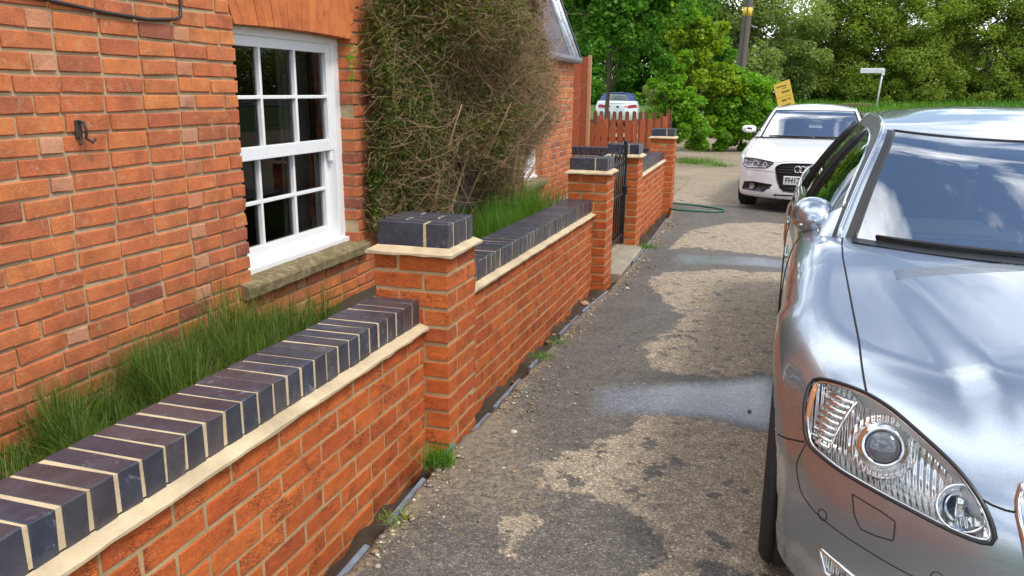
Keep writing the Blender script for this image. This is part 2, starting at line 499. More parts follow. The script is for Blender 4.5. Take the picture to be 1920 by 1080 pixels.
# ================================================================== GROUND
def tarmac():
    t = NT('driveway_tarmac')
    sd = t.attr('dry')                       # signed distance to the dried patches (metres, + = dry)
    glos = t.attr('pool')                    # distance inside the freshly rinsed band
    n1 = t.noise(7, 6, .62); n2 = t.noise(34, 5, .65); n3 = t.noise(260, 4, .7)
    w = t.math('ADD', sd, t.math('ADD', t.math('MULTIPLY', t.math('SUBTRACT', n1, .5), .34), t.math('MULTIPLY', t.math('SUBTRACT', n2, .5), .10)))
    dry = t.ramp(t.math('ADD', t.math('MULTIPLY', w, 2.0), .5), [(.48, 0), (.52, 1)])
    drops = t.ramp(t.noise(8.5, 5, .6, t.offset(t.pos(), t.math('ADD', 0.0, 1.0))), [(.605, 1), (.625, 0)])
    dry = t.math('MULTIPLY', dry, drops)
    g = t.ramp(t.math('ADD', glos, t.math('MULTIPLY', t.math('SUBTRACT', n2, .5), .12)), [(-.02, 0), (.14, 1)])
    stone = t.voro(160, out="Color"); sv = t.n.new("ShaderNodeSeparateColor"); t.l.new(stone, sv.inputs[0])
    edge = t.voro(160)
    grit = t.ramp(sv.outputs[0], [(0, .5), (.5, .97), (.86, 1.28), (1, 2.3)])
    dcol = t.mix(n2, (.255, .203, .143), (.340, .280, .203))
    wcol = t.mix(t.noise(3.2, 5, .6), (.060, .054, .048), (.150, .132, .108))
    speck = t.ramp(t.noise(60, 3, .7), [(.60, 0), (.70, 1)])
    wcol = t.mix(t.math('MULTIPLY', speck, .5), wcol, (.26, .215, .155))
    sheen_col = (.125, .137, .16)  # reflected sky on the wet band, painted into its base colour
    wcol = t.mix(g, wcol, sheen_col)
    c = t.mix(dry, wcol, dcol)
    c = t.mix(.85, c, t.mix(1.0, c, grit, 'MULTIPLY'))
    blot = t.noise(15, 6, .72); c = t.mix(1.0, c, t.ramp(blot, [(.28, .62), (.5, 1.0), (.72, 1.28)]), 'MULTIPLY')
    grain = t.noise(95, 5, .75); c = t.mix(1.0, c, t.ramp(grain, [(.3, .62), (.5, 1.0), (.7, 1.4)]), 'MULTIPLY')
    # dry silt along the wall and farther out
    silt = t.attr('silt')
    sm = t.ramp(t.math('ADD', t.math('ADD', silt, t.math('MULTIPLY', t.math('SUBTRACT', n2, .5), .9)), t.math('MULTIPLY', t.math('SUBTRACT', t.noise(110, 3, .7), .5), .9)), [(.42, 0), (.62, 1)])
    c = t.mix(t.math('MULTIPLY', sm, .7), c, t.mix(n2, (.18, .135, .085), (.36, .285, .19)))
    rough = t.mix(dry, t.mix(g, (.55, .55, .55), (.30, .30, .30)), (.92, .92, .92))
    rough = t.mix(sm, rough, (.9, .9, .9))
    t.set(Base_Color=c, Roughness=rough, Specular_IOR_Level=.5, Coat_Weight=t.math('MULTIPLY', g, t.math('SUBTRACT', 1.0, dry)), Coat_Roughness=.22, Coat_IOR=1.4)
    h = t.math('ADD', t.math('MULTIPLY', t.math('SUBTRACT', 1.0, edge), 1.0), t.math('MULTIPLY', n3, .6))
    t.bump(h, .6, .006)
    return t.m
M['tarmac'] = tarmac()
def earth(name, a, b, s=20):
    t = NT(name); f = t.noise(s, 6, .7); g = t.noise(1.5, 4)
    c = t.mix(f, a, b); c = t.mix(1.0, c, t.ramp(g, [(.3, .75), (.7, 1.15)]), 'MULTIPLY')
    t.set(Base_Color=c, Roughness=.95); t.bump(t.noise(s * 5, 5, .7), .8, .02); return t.m
M['meadow'] = earth('meadow_ground', (.035, .075, .012), (.10, .16, .03), 8)
M['soil'] = earth('garden_soil', (.035, .024, .015), (.12, .085, .05), 30)
M['road'] = earth('road_asphalt', (.10, .10, .10), (.17, .165, .16), 40)
M['gravel_dirt'] = earth('gravel_dirt', (.19, .145, .095), (.40, .32, .22), 26)

def sheet(xs, ys, dz, attrs=None, hole=None):
    X, Y = np.meshgrid(xs, ys, indexing='ij')
    Z = ground_z(X, Y) + (dz(X, Y) if callable(dz) else dz)
    V = np.stack([X, Y, Z], -1).reshape(-1, 3)
    nx, ny = len(xs), len(ys)
    I, J = np.meshgrid(np.arange(nx - 1), np.arange(ny - 1), indexing='ij')
    a = (I * ny + J).ravel()
    F = np.stack([a, a + ny, a + ny + 1, a + 1], 1)
    if hole is not None:
        cx = (X[:-1, :-1] + X[1:, 1:]).ravel() / 2; cy = (Y[:-1, :-1] + Y[1:, 1:]).ravel() / 2
        F = F[~hole(cx, cy)]
    at = {k: fn(X, Y).ravel() for k, fn in attrs.items()} if attrs else None
    return V, F, at

def sdf_poly(P, X, Y):
    """signed distance to polygon, positive inside"""
    P = np.asarray(P, float); d = np.full(X.shape, 1e9); ins = np.zeros(X.shape, bool)
    for i in range(len(P)):
        a, b = P[i], P[(i + 1) % len(P)]
        e = b - a; L = e @ e
        t = np.clip(((X - a[0]) * e[0] + (Y - a[1]) * e[1]) / L, 0, 1)
        d = np.minimum(d, np.hypot(X - a[0] - t * e[0], Y - a[1] - t * e[1]))
        c = ((a[1] > Y) != (b[1] > Y)) & (X < (b[0] - a[0]) * (Y - a[1]) / (b[1] - a[1] + 1e-12) + a[0])
        ins ^= c
    return np.where(ins, d, -d)

xs = np.unique(np.concatenate([np.linspace(-500, -40, 12), np.linspace(-40, 60, 41), np.linspace(60, 600, 12)]))
ys = np.unique(np.concatenate([np.linspace(-200, -20, 8), np.linspace(-20, 70, 61), np.linspace(70, 1500, 16)]))
V, F, _ = sheet(xs, ys, lambda X, Y: -.03 - .5 * ((Y < 8.6) & (Y > -6) & (np.abs(X) < 8)))
tag(link('ground', mesh_np('ground', V, F, True), M['meadow']), 'rough green meadow ground reaching to the horizon', kind='structure')

dryA = [(0.81, 0.58), (0.93, 0.65), (1.15, 0.68), (1.32, 0.64), (1.4, 0.61), (1.9, 0.5), (2.6, .2), (3.2, -1.0), (3.2, -3.5), (1.2, -3.5), (1.04, -0.99), (1.03, -0.69), (1.04, -0.61), (1.09, -0.55), (1.09, -0.47), (1.06, -0.41), (0.98, -0.34), (0.9, -0.27), (0.77, -0.21), (0.68, -0.24), (0.56, -0.19), (0.52, -0.08), (0.6, 0.09), (0.66, 0.23), (0.76, 0.34)]
dryB = [(0.68, 1.75), (0.82, 1.29), (1.11, 1.25), (1.41, 1.49), (2.2, 1.6), (2.6, 2.5), (2.6, 4.3), (1.53, 4.3), (1.24, 4.26), (0.96, 4.24), (0.53, 3.94), (0.47, 3.49), (0.72, 2.85), (0.87, 2.44), (0.79, 2.08)]
dryC = [(0.46, 5.12), (0.69, 5.29), (1.22, 5.18), (1.57, 5.07), (2.4, 5.2), (2.6, 7.0), (1.67, 7.45), (1.29, 7.44), (0.86, 7.01), (0.53, 6.38)]
dryD = [(0.50, -0.53), (0.58, -0.40), (0.69, -0.44), (0.67, -0.6), (0.63, -0.75), (0.56, -0.71)]
dryE = [(-3, 9.3), (1.0, 9.0), (6, 8.6), (12, 9), (12, 30), (-6, 30), (-6, 11)]
pool = [(0.50, 0.95), (0.88, 1.12), (1.12, 1.22), (1.41, 1.46), (2.3, 1.5), (2.3, .5), (1.41, 0.6), (1.15, 0.64), (0.83, 0.58), (0.58, 0.55)]
pool2 = [(.5, 4.35), (1.2, 4.4), (1.9, 4.5), (1.9, 5.0), (1.2, 5.05), (.5, 4.95)]
def f_dry(X, Y):
    d = np.maximum.reduce([sdf_poly(P, X, Y) for P in (dryA, dryB, dryC, dryE)] + [sdf_poly(dryD, X, Y) - .02])
    return np.clip(d, -.6, .6)
def f_pool(X, Y): return np.clip(np.maximum(sdf_poly(pool, X, Y), sdf_poly(pool2, X, Y) - .05), -.5, .5)
def f_silt(X, Y):
    a = np.exp(-np.maximum(X - .12, 0) / .09) * .50 + np.exp(-np.maximum(X - .12, 0) / .42) * .30
    b = .35 * np.exp(-(((X - .55) / .3) ** 2 + ((Y + .35) / .4) ** 2)) + .25 * np.exp(-(((X - .35) / .25) ** 2 + ((Y - .2) / .5) ** 2))
    return np.clip(a + b + .45 * smoothstep((Y - 9) / 6), 0, 1)
def xe(y): return np.interp(y, [-4, -1.6, -.6, -.06, .1, .22, .74, 1.28, 2.06, 2.6, 3.0, 5.0, 7.5, 8.3, 9.0, 13], [.17, .16, .149, .125, .140, .164, .160, .169, .160, .19, .225, .24, .20, .14, -.02, -.02])
xs = np.unique(np.concatenate([[.145], np.arange(.15, .5, .02), np.arange(.5, 2.7, .04), np.linspace(2.7, 9, 14)]))
ys = np.unique(np.concatenate([np.linspace(-6, -2.6, 6), np.arange(-2.6, 9.5, .04), np.linspace(9.5, 13, 20)]))
V, F, at = sheet(xs, ys, 0.0, {'dry': f_dry, 'pool': f_pool, 'silt': f_silt})
_w = np.clip((.5 - V[:, 0]) / .35, 0, 1); _rag = .006 * np.sin(V[:, 1] * 61) * np.sin(V[:, 1] * 23 + 1) + .005 * np.sin(V[:, 1] * 131 + 2)
_skirt = V[:, 0] < .1475
V[:, 0] += (xe(V[:, 1]) + _rag - .15) * _w
V[_skirt, 2] -= .14
# crumbling edge: a low lip that rises and sinks
V[:, 2] += np.where(_skirt, 0, np.clip((.27 - V[:, 0]) / .12, 0, 1) * .010 * np.sin(V[:, 1] * 17) * np.sin(V[:, 1] * 7.3 + 2))
# gentle unevenness of the old surface
V[:, 2] += .004 * np.sin(V[:, 0] * 7 + 1.3 * np.sin(V[:, 1] * 2.1)) + .003 * np.sin(V[:, 1] * 5.3 + V[:, 0] * 2)
tag(link('driveway', mesh_np('driveway', V, F, True, at), M['tarmac']), 'old tarmac driveway with wet and dry patches', kind='structure')
xs = np.linspace(-4.0, 14, 30); ys = np.linspace(8.78, 30, 40)
V, F, _ = sheet(xs, ys, -.010)
tag(link('gravel_yard', mesh_np('gravel_yard', V, F, True), M['gravel_dirt']), 'dusty brown gravel yard beyond the tarmac', kind='structure')
xs = np.linspace(11.5, 60, 40); ys = np.linspace(24, 60, 20)
def road_hole(x, y): return ~((y > 37 + .10 * (x - 12)) & (y < 45 + .25 * (x - 12)) )
V, F, _ = sheet(xs, ys, .02, hole=road_hole)
tag(link('road', mesh_np('road', V, F, True), M['road']), 'grey country road passing the hedge', kind='structure')
V, F, _ = sheet(np.linspace(-.02, .30, 9), np.linspace(-4, 8.9, 260), lambda X, Y: -.105 + .08 * np.exp(-((Y - .1) / .30) ** 2) * (X > .09) + .018 * np.sin(Y * 9 + X * 30) + .012 * np.sin(Y * 31 + 2))
tag(link('drain_trench', mesh_np('drain_trench', V, F, True), M['soil']), 'narrow earthy gap between the wall foot and the tarmac edge', kind='structure')
V, F, _ = sheet(np.linspace(-1.30, -.21, 6), np.linspace(-3.4, 3.9, 24), lambda X, Y: .13 - ground_z(X, Y) + .02 * np.sin(X * 9 + Y * 4))
tag(link('garden_bed', mesh_np('garden_bed', V, F, True), M['soil']), 'narrow soil bed between the house and the front wall', kind='structure')
V, F, _ = sheet(np.linspace(-1.30, -.0, 6), np.linspace(3.9, 8.5, 24), lambda X, Y: .02 + 0 * X)
tag(link('garden_path', mesh_np('garden_path', V, F, True), M['concrete']), 'concrete path behind the gate', kind='structure')

# ================================================================== BRICK WALLS
_bm_cache = {}
def brick_me(lx, ly, lz, mat, nvar=8, bev=.003, jit=.0012):
    key = (round(lx, 3), round(ly, 3), round(lz, 3), mat, bev, jit)
    if key not in _bm_cache:
        _bm_cache[key] = []
        for i in range(nvar):
            V, F = chamfer_box(lx, ly, lz, bev, jit, np.random.default_rng(hash(key[:3]) % 9999 + i))
            me = mesh_np('brick', V, F); me.materials.append(M[mat]); _bm_cache[key].append(me)
    return random.choice(_bm_cache[key])

def brick(parent, c, d, mat, rot=(0, 0, 0), name='brick', bev=.003, jit=.0012, nvar=8):
    o = bpy.data.objects.new(name, brick_me(d[0], d[1], d[2], mat, nvar, bev, jit))
    COL.objects.link(o); o.parent = parent; o.location = c; o.rotation_euler = rot
    return o

G = .075
def fillet_profile_mesh(path_out, path_in, z0, z1, z2, seedv=0):
    """sloping mortar bead: outer line at z0..z1, inner line at z2; closed list of matched points"""
    rg = np.random.default_rng(seedv)
    n = len(path_out); V = []; F = []
    for i in range(n):
        o = np.array(path_out[i]) + rg.normal(0, .0016, 2); q = np.array(path_in[i])
        w = rg.normal(0, .0016, 3)
        V += [(q[0], q[1], z0), (o[0], o[1], z0 + w[0]), (o[0] + .001, o[1], z1 + w[1]), (q[0], q[1], z2 + w[2] * .5)]
    for i in range(n - 1):
        for k in range(4):
            l = (k + 1) % 4
            F.append((i * 4 + k, (i + 1) * 4 + k, (i + 1) * 4 + l, i * 4 + l))
    F.append((3, 2, 1, 0)); F.append(tuple((n - 1) * 4 + k for k in range(4)))
    return V, F

def wall_section(label, Y0, Y1, ztop, slope, ncourse, zbase, seedv, group='front garden wall panels'):
    """wall along Y, face at X = 0, coping top = ztop at Y0"""
    L = Y1 - Y0
    root = empty('garden_wall', (0, Y0, 0), (math.atan(slope), 0, 0), label, 'wall', group)
    rg = np.random.default_rng(seedv); random.seed(seedv)
    zc = ztop - .1025 - .012
    zcr = zc - .012                               # underside of the mortar bead
    core = MB(); core.box((-.1105, L / 2, (zc + zbase - .15) / 2), (.214, L, zc - zbase + .15))
    core.build('mortar_core', M['wall_mortar'], root)
    for k in range(ncourse):
        zz = zcr - .006 - G * (k + .5) + .005
        y = 0.0 if k % 2 == 0 else -.1125
        while y < L - .02:
            a, b = max(y, 0), min(y + .215, L)
            if b - a > .03:
                full = abs((b - a) - .215) < .002
                ln = .215 if full else round((b - a) * 200) / 200
                brick(root, (-.051 + rg.normal(0, .0008), (a + b) / 2, zz + rg.normal(0, .0007)), (.1025, ln - .003, .0622), 'new_brick',
                      (rg.normal(0, .003), rg.normal(0, .004), rg.normal(0, .003)), bev=.0025)
            y += .225
    n = max(2, int(L / .06)); ysn = np.linspace(.001, L - .001, n)
    V, F = fillet_profile_mesh([(.024, y) for y in ysn], [(-.018, y) for y in ysn], zcr, zcr + .010, zc + .014, seedv)
    link('mortar_fillet', mesh_np('mortar_fillet', V, F), M['cream_mortar'], root)
    m = MB(); m.box((-.1225, L / 2, ztop - .1025 / 2 + .0015), (.209, L - .004, .1025 - .010)); m.build('coping_mortar', M['cream_mortar'], root)
    nb = int(L / .075 + .02); off = L - nb * .075
    for i in range(nb):
        yc = L - (i + .5) * .075
        brick(root, (-.0145 - .1075 + rg.normal(0, .0010), yc + rg.normal(0, .0012), ztop - .05125 + rg.normal(0, .0006)), (.215, .0625, .1025), 'blue_brick',
              (rg.normal(0, .004), rg.normal(0, .0015), rg.normal(0, .005)), 'coping_brick', bev=.0022, jit=.0007)
    if off > .03:
        brick(root, (-.0145 - .1075, off / 2 - .005, ztop - .05125), (.215, round((off - .012) * 200) / 200, .1025), 'blue_brick', name='coping_brick')
    return root

def pillar(label, Y0, Zt, ncourse, seedv, group='brick gate pillars'):
    W = .3275; x1, x0 = .1125, .1125 - W
    root = empty('brick_pillar', ((x0 + x1) / 2, Y0 + W / 2, 0), (0, 0, 0), label, 'pillar', group)
    rg = np.random.default_rng(seedv); random.seed(seedv)
    h = W / 2
    MB().box((0, 0, (Zt - ncourse * G + Zt) / 2), (W - .007, W - .007, ncourse * G - .002)).build('mortar_core', M['wall_mortar'], root)
    a = h - .1025 / 2; b = -h + .1075
    for k in range(ncourse):
        zz = Zt - G * (k + .5)
        for q in range(4):
            # pinwheel of four stretchers, handed alternately
            p = np.array([b, -a]) if k % 2 else np.array([-b, -a])
            ang = q * math.pi / 2
            cx, cy = p[0] * math.cos(ang) - p[1] * math.sin(ang), p[0] * math.sin(ang) + p[1] * math.cos(ang)
            brick(root, (cx + rg.normal(0, .0008), cy + rg.normal(0, .0008), zz + rg.normal(0, .0006)), (.2135, .1025, .0622), 'new_brick',
                  (rg.normal(0, .003), rg.normal(0, .003), ang + rg.normal(0, .004)), bev=.0025)
    # splayed mortar bead all round
    ho, hi = h + .026, h - .012
    ring_o = []; ring_i = []
    corners = [(-1, -1), (1, -1), (1, 1), (-1, 1), (-1, -1)]
    for c0, c1 in zip(corners[:-1], corners[1:]):
        for t_ in np.linspace(0, 1, 6, endpoint=False):
            d = np.array(c0) * (1 - t_) + np.array(c1) * t_
            ring_o.append(d * ho); ring_i.append(d * hi)
    ring_o.append(ring_o[0]); ring_i.append(ring_i[0])
    V, F = fillet_profile_mesh(ring_o, ring_i, Zt - .001, Zt + .009, Zt + .030, seedv)
    link('mortar_fillet', mesh_np('mortar_fillet', V, F), M['cream_mortar'], root)
    MB().box((0, 0, Zt + .0705), (W - .020, .282, .1045)).build('cap_mortar', M['cream_mortar'], root)
    for r_ in range(4):
        yc = -.1125 + r_ * .075
        for i, (ln, xc) in enumerate(((.2150, -.1125 / 2 - .0), (.1025, .1125))):
            s_ = 1 if r_ % 2 == 0 else -1
            brick(root, (s_ * (xc - .000) * (W - .01) / W, yc + rg.normal(0, .001), Zt + .024 + .05125 + rg.normal(0, .001)), (ln - .007, .0618, .1025), 'blue_brick',
                  (rg.normal(0, .003), rg.normal(0, .0015), rg.normal(0, .004)), 'cap_brick', bev=.0022, jit=.0007)
    return root

P1, P2, P3, P4 = 0.0, 3.466, 5.145, 8.42
wall_section('low orange brick wall with dark coping, nearest the camera', -3.3, 0.0, .639 + .0085 * 3.3, -.0085, 10, -.2, 11)
pillar('brick pillar with dark brick cap, nearest the camera', P1, .828, 13, 21)
wall_section('long orange brick wall with dark coping between nearest pillar and gate', P1 + .3275, P2, .665, -.016, 11, -.25, 12)
pillar('brick pillar at the near side of the black gate', P2, .826, 14, 22)
pillar('brick pillar at the far side of the black gate', P3, .836, 14, 23)
wall_section('short orange brick wall beyond the black gate', P3 + .3275, P4, .672, 0.0, 11, -.3, 13)
pillar('farthest brick pillar, beside the green hose', P4, .852, 15, 24)
# return wall across the garden at the far end
def return_wall():
    x0, x1, ztop = -1.75, -.23, .70
    root = empty('garden_wall', (x0, P4 + .16, 0), (0, 0, 0), 'cross wall with dark coping bricks seen end on, behind the gate', 'wall', 'front garden wall panels')
    L = x1 - x0
    MB().box((L / 2, .0, ztop / 2 - .2), (L, .20, ztop + .2 - .02)).build('mortar_core', M['wall_mortar'], root)
    n = int(L / .075)
    for i in range(n):
        brick(root, ((i + .5) * .075, 0, ztop - .05), (.0655, .215, .1025), 'blue_brick', name='coping_brick')
    for k in range(6):
        x = -.1125 * (k % 2)
        while x < L - .05:
            a, b = max(x, 0), min(x + .215, L)
            if b - a > .03: brick(root, ((a + b) / 2, -.055, ztop - .115 - G * (k + .5)), (round((b - a) * 200) / 200, .1025, .0645), 'new_brick')
            x += .225
return_wall()

# ================================================================== HOUSE
HX = -1.25
house = empty('brick_house', (HX - 2, 1.5, 0), (0, 0, 0), 'old red brick house with white sash windows', 'house')
def hc(x, y, z): return (x - (HX - 2), y - 1.5, z)
WIN = [(.597, 1.785, .487, 1.80), (3.30, 4.36, .40, 1.60), (5.70, 6.50, .45, 1.30)]
ARCH = (.597, 1.785, 1.80, 2.10, .42)     # y0, y1, z0, z1, skew per metre
YE, ZEAVE, YTALL = 8.05, 1.90, 4.6
wall_e = empty('wall', hc(HX, 0, 0), parent=house)
def wall_cuts(z):
    """openings met by a course at height z"""
    cuts = [(y0, y1) for (y0, y1, z0, z1) in WIN if z0 - .03 < z < z1 + .01]
    y0, y1, z0, z1, sk = ARCH
    if z0 <= z < z1: cuts.append((y0 - (z - z0) * sk, y1 + (z - z0) * sk))
    if z > ZEAVE + .05: cuts = [q for q in cuts if q[0] < YTALL]
    out = []
    for q in sorted(cuts):
        if out and q[0] < out[-1][1]: out[-1] = (min(out[-1][0], q[0]), max(out[-1][1], q[1]))
        else: out.append(q)
    return out
rgH = np.random.default_rng(5); random.seed(5)
all_b = []
GH = .0748
for k in range(1, 46):
    zc_ = .03 + GH * (k + .5)
    if zc_ > 3.2: break
    yend = YE if zc_ < ZEAVE + .05 else YTALL
    cuts = sorted(wall_cuts(zc_)); edges = [-2.35]
    for c0, c1 in cuts: edges += [c0 - .002, c1 + .002]
    edges.append(yend)
    for q in range(0, len(edges), 2):
        a0, a1 = edges[q], edges[q + 1]
        if a1 - a0 < .03: continue
        # lay from the opening outwards so that closers sit at the jambs
        back = q + 2 < len(edges)
        pos = a1 if back else a0
        i = 0
        first = True
        while (pos > a0 + .02) if back else (pos < a1 - .02):
            if first: ln, hd = ((.206, False) if k % 2 else (.098, False))
            elif k % 2 == 0: ln, hd = ((.098, True) if i % 4 == 2 else (.206, False))
            else: ln, hd = (.206, False)
            first = False; i += 1
            ln *= rgH.uniform(.955, 1.035)
            s0, s1 = (max(a0, pos - ln), pos) if back else (pos, min(a1, pos + ln))
            if s1 - s0 > .022: all_b.append((s0, s1, zc_ + rgH.normal(0, .0012), hd))
            pos = s0 - .0125 if back else s1 + .0125
# rank by how large each brick shows from the drive; the hidden ones behind the shrub come last
def rank(bk):
    s0, s1, z, hd = bk; yc = (s0 + s1) / 2
    vis = (-1.15 < yc < 2.35 and .2 < z < 2.05) or (6.3 < yc < 8.06 and z < 1.95)
    return (0 if vis else 1, (yc + 2.9) ** 2 + (z - 1.4) ** 2)
all_b.sort(key=rank)
stuff_b = []
for n_, (s0, s1, z, hd) in enumerate(all_b):
    ln = round((s1 - s0) * 100) / 100
    if n_ < 300:
        pale = hd and rgH.random() < .66
        brick(wall_e, (-.0490 + rgH.normal(0, .0012), (s0 + s1) / 2, z + rgH.normal(0, .0012)), (.1025, max(ln, .03), .0618), 'old_brick_pale' if pale else 'old_brick',
              (rgH.normal(0, .006), rgH.normal(0, .008), rgH.normal(0, .006)), bev=.0036, jit=.0017)
    else: stuff_b.append((s0, s1, z))
vv, ff = [], []; off = 0
for s0, s1, z in stuff_b:
    V, F = chamfer_box(.1, s1 - s0, .0605, .004, .0018, rgH)
    vv.append(V + np.array([-.05, (s0 + s1) / 2, z])); ff += [tuple(i + off for i in f) for f in F]; off += len(V)
ob = link('brickwork', mesh_np('brickwork', np.concatenate(vv), ff), M['old_brick'], wall_e); ob["kind"] = "stuff"
# mortar body with openings: strips between and around the windows
mb = MB()
def strip(y0, y1, z0, z1):
    if y1 - y0 > .001 and z1 - z0 > .001: mb.box((-.0625, (y0 + y1) / 2, (z0 + z1) / 2), (.11, y1 - y0, z1 - z0))
cur = -2.4
for (y0, y1, z0, z1) in WIN:
    tp = 3.3 if y0 < YTALL - .1 else ZEAVE
    if cur < YTALL < y0: strip(cur, YTALL, -.3, 3.3); cur = YTALL
    strip(cur, y0 - .010, -.3, tp); strip(y0 - .010, y1 + .010, -.3, z0); strip(y0 - .010, y1 + .010, z1 + (.3 if y0 < 1 else .01), tp); cur = y1 + .010
strip(cur, YE, -.3, ZEAVE)
mb.build('mortar_body', M['house_mortar'], wall_e)
# side and back shell so that the house is a solid building
sh = MB()
sh.box((-2.1, -2.35, 1.5), (4.0, .1, 3.6)); sh.box((-2.1, YE - .05, .8), (4.0, .1, 2.2)); sh.box((-2.1, YTALL + .05, 2.4), (4.0, .1, 1.8)); sh.box((-4.1, 2.8, 1.0), (.1, 10.6, 2.6))
sh.build('brick_shell', M['old_brick'], wall_e)
# rooms behind the glass
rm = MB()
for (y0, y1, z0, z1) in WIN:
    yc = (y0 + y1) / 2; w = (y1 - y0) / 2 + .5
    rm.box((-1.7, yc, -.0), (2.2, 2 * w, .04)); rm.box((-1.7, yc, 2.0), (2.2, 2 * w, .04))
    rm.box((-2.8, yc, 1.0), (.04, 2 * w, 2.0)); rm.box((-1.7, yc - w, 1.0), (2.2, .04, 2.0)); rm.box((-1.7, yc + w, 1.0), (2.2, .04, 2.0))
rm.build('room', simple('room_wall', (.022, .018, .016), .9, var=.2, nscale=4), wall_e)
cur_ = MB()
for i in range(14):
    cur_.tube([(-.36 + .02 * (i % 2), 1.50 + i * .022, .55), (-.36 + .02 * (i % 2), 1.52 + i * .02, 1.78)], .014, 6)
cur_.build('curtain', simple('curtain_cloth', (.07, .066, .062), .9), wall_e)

def arch_brick_row():
    y0, y1, z0, z1, sk = ARCH
    a = empty('arch', hc(HX, 0, 0), parent=house)
    n = 17
    def camber(t): return .012 * (1 - (2 * t - 1) ** 2) * 1.0
    for i in range(n):
        t0, t1 = i / n, (i + 1) / n
        def pt(t, z, inset):
            yb = y0 + (y1 - y0) * t; yt = (y0 - (z1 - z0) * sk) + (y1 - y0 + 2 * (z1 - z0) * sk) * t
            f = (z - z0) / (z1 - z0); return yb * (1 - f) + yt * f + inset
        zb = z0 - .014 + camber((t0 + t1) / 2)
        V = []
        px_ = .004 + rgH.normal(0, .001)
        for x in (-.10, px_):
            for (t, z, ins) in ((t0, zb, .0014), (t1, zb, -.0014), (t1, z1, -.0014), (t0, z1, .0014)):
                V.append((x, pt(t, z, ins), z))
        F = [(0, 1, 2, 3), (7, 6, 5, 4), (0, 4, 5, 1), (1, 5, 6, 2), (2, 6, 7, 3), (3, 7, 4, 0)]
        link('arch_brick', mesh_np('arch_brick', V, [f[::-1] for f in F]), M['arch_brick'], a)
    V = [(x, y, z) for x in (-.105, -.006) for (y, z) in ((y0, z0), (y1, z0), (y1 + (z1 - z0) * sk, z1), (y0 - (z1 - z0) * sk, z1))]
    link('mortar', mesh_np('mortar', V, [f[::-1] for f in [(0, 1, 2, 3), (7, 6, 5, 4), (0, 4, 5, 1), (1, 5, 6, 2), (2, 6, 7, 3), (3, 7, 4, 0)]]), M['house_mortar'], a)
arch_brick_row()

def sash_window(y0, y1, z0, z1, cols=3, hidden=False, full=True):
    """frame set 95 mm back from the brick face"""
    w = empty('window', hc(HX - .095, 0, 0), parent=house)
    P = M['white_paint']
    fy0, fy1 = (y0 - .115, y1 + .012) if full else (y0 - .02, y1 + .02)
    H = z1 + .012 - z0
    zt = z1 + .012
    jw = .085; hh = .062
    fr = MB()
    fr.cbox((-.045, fy0 + jw / 2, z0 + H / 2), (.09, jw, H), .003); fr.cbox((-.045, fy1 - jw / 2, z0 + H / 2), (.09, jw, H), .003)
    fr.cbox((-.045, (fy0 + fy1) / 2, zt - hh / 2), (.088, fy1 - fy0 - 2 * jw + .002, hh), .003)
    fr.cbox((-.030, (fy0 + fy1) / 2, z0 + .018), (.12, fy1 - fy0 - .004, .034), .004)
    fr.cbox((-.012, fy1 - jw + .012, z0 + H / 2), (.03, .02, H - .12), .002)
    fr.build('frame', P, w)
    sy0, sy1 = fy0 + jw, fy1 - jw
    zmid = z0 + (z1 - z0) * (1.132 - .487) / (1.80 - .487)
    def sash(za, zb, x, toprail, botrail, nm):
        st = .052; m = MB()
        m.cbox((x, sy0 + st / 2, (za + zb) / 2), (.042, st, zb - za), .003); m.cbox((x, sy1 - st / 2, (za + zb) / 2), (.042, st, zb - za), .003)
        m.cbox((x, (sy0 + sy1) / 2, zb - toprail / 2), (.040, sy1 - sy0 - 2 * st + .002, toprail), .003)
        m.cbox((x, (sy0 + sy1) / 2, za + botrail / 2), (.040, sy1 - sy0 - 2 * st + .002, botrail), .003)
        if nm == 'upper_sash':                       # horns
            for yy in (sy0 + .02, sy1 - .02): m.cbox((x + .002, yy, za - .035), (.030, .032, .07), .006)
        m.build(nm, P, w)
        gy0, gy1, gz0, gz1 = sy0 + st, sy1 - st, za + botrail, zb - toprail
        bw = .020
        for i in range(1, cols):
            yy = gy0 + (gy1 - gy0) * i / cols
            MB().cbox((x, yy, (gz0 + gz1) / 2), (.034, bw, gz1 - gz0 + .004), .003).build('glazing_bar', P, w)
        zc2 = (gz0 + gz1) / 2
        for i in range(cols):
            ya = gy0 + (gy1 - gy0) * i / cols + (bw / 2 if i else 0); yb = gy0 + (gy1 - gy0) * (i + 1) / cols - (bw / 2 if i < cols - 1 else 0)
            MB().cbox((x + .001, (ya + yb) / 2, zc2), (.034, yb - ya + .002, bw), .003).build('glazing_bar', P, w)
            for (zl, zh) in ((gz0, zc2 - bw / 2), (zc2 + bw / 2, gz1)):
                a_, b_ = rgH.normal(0, .0012), rgH.normal(0, .0012)
                Vp = [(x - .006 + a_, ya - .004, zl - .004), (x - .006 + b_, yb + .004, zl - .004), (x - .006 - a_, yb + .004, zh + .004), (x - .006 - b_, ya - .004, zh + .004)]
                link('pane', mesh_np('pane', Vp, [(0, 1, 2, 3)]), M['window_glass'], w)
    sash(zmid - .036, zt - hh + .003, -.035, .058, .072, 'upper_sash')
    sash(z0 + .034, zmid + .012, -.078, .045, .085, 'lower_sash')
    return w
sash_window(*WIN[0])
sash_window(*WIN[1], full=False)
sash_window(*WIN[2], cols=2, full=False)
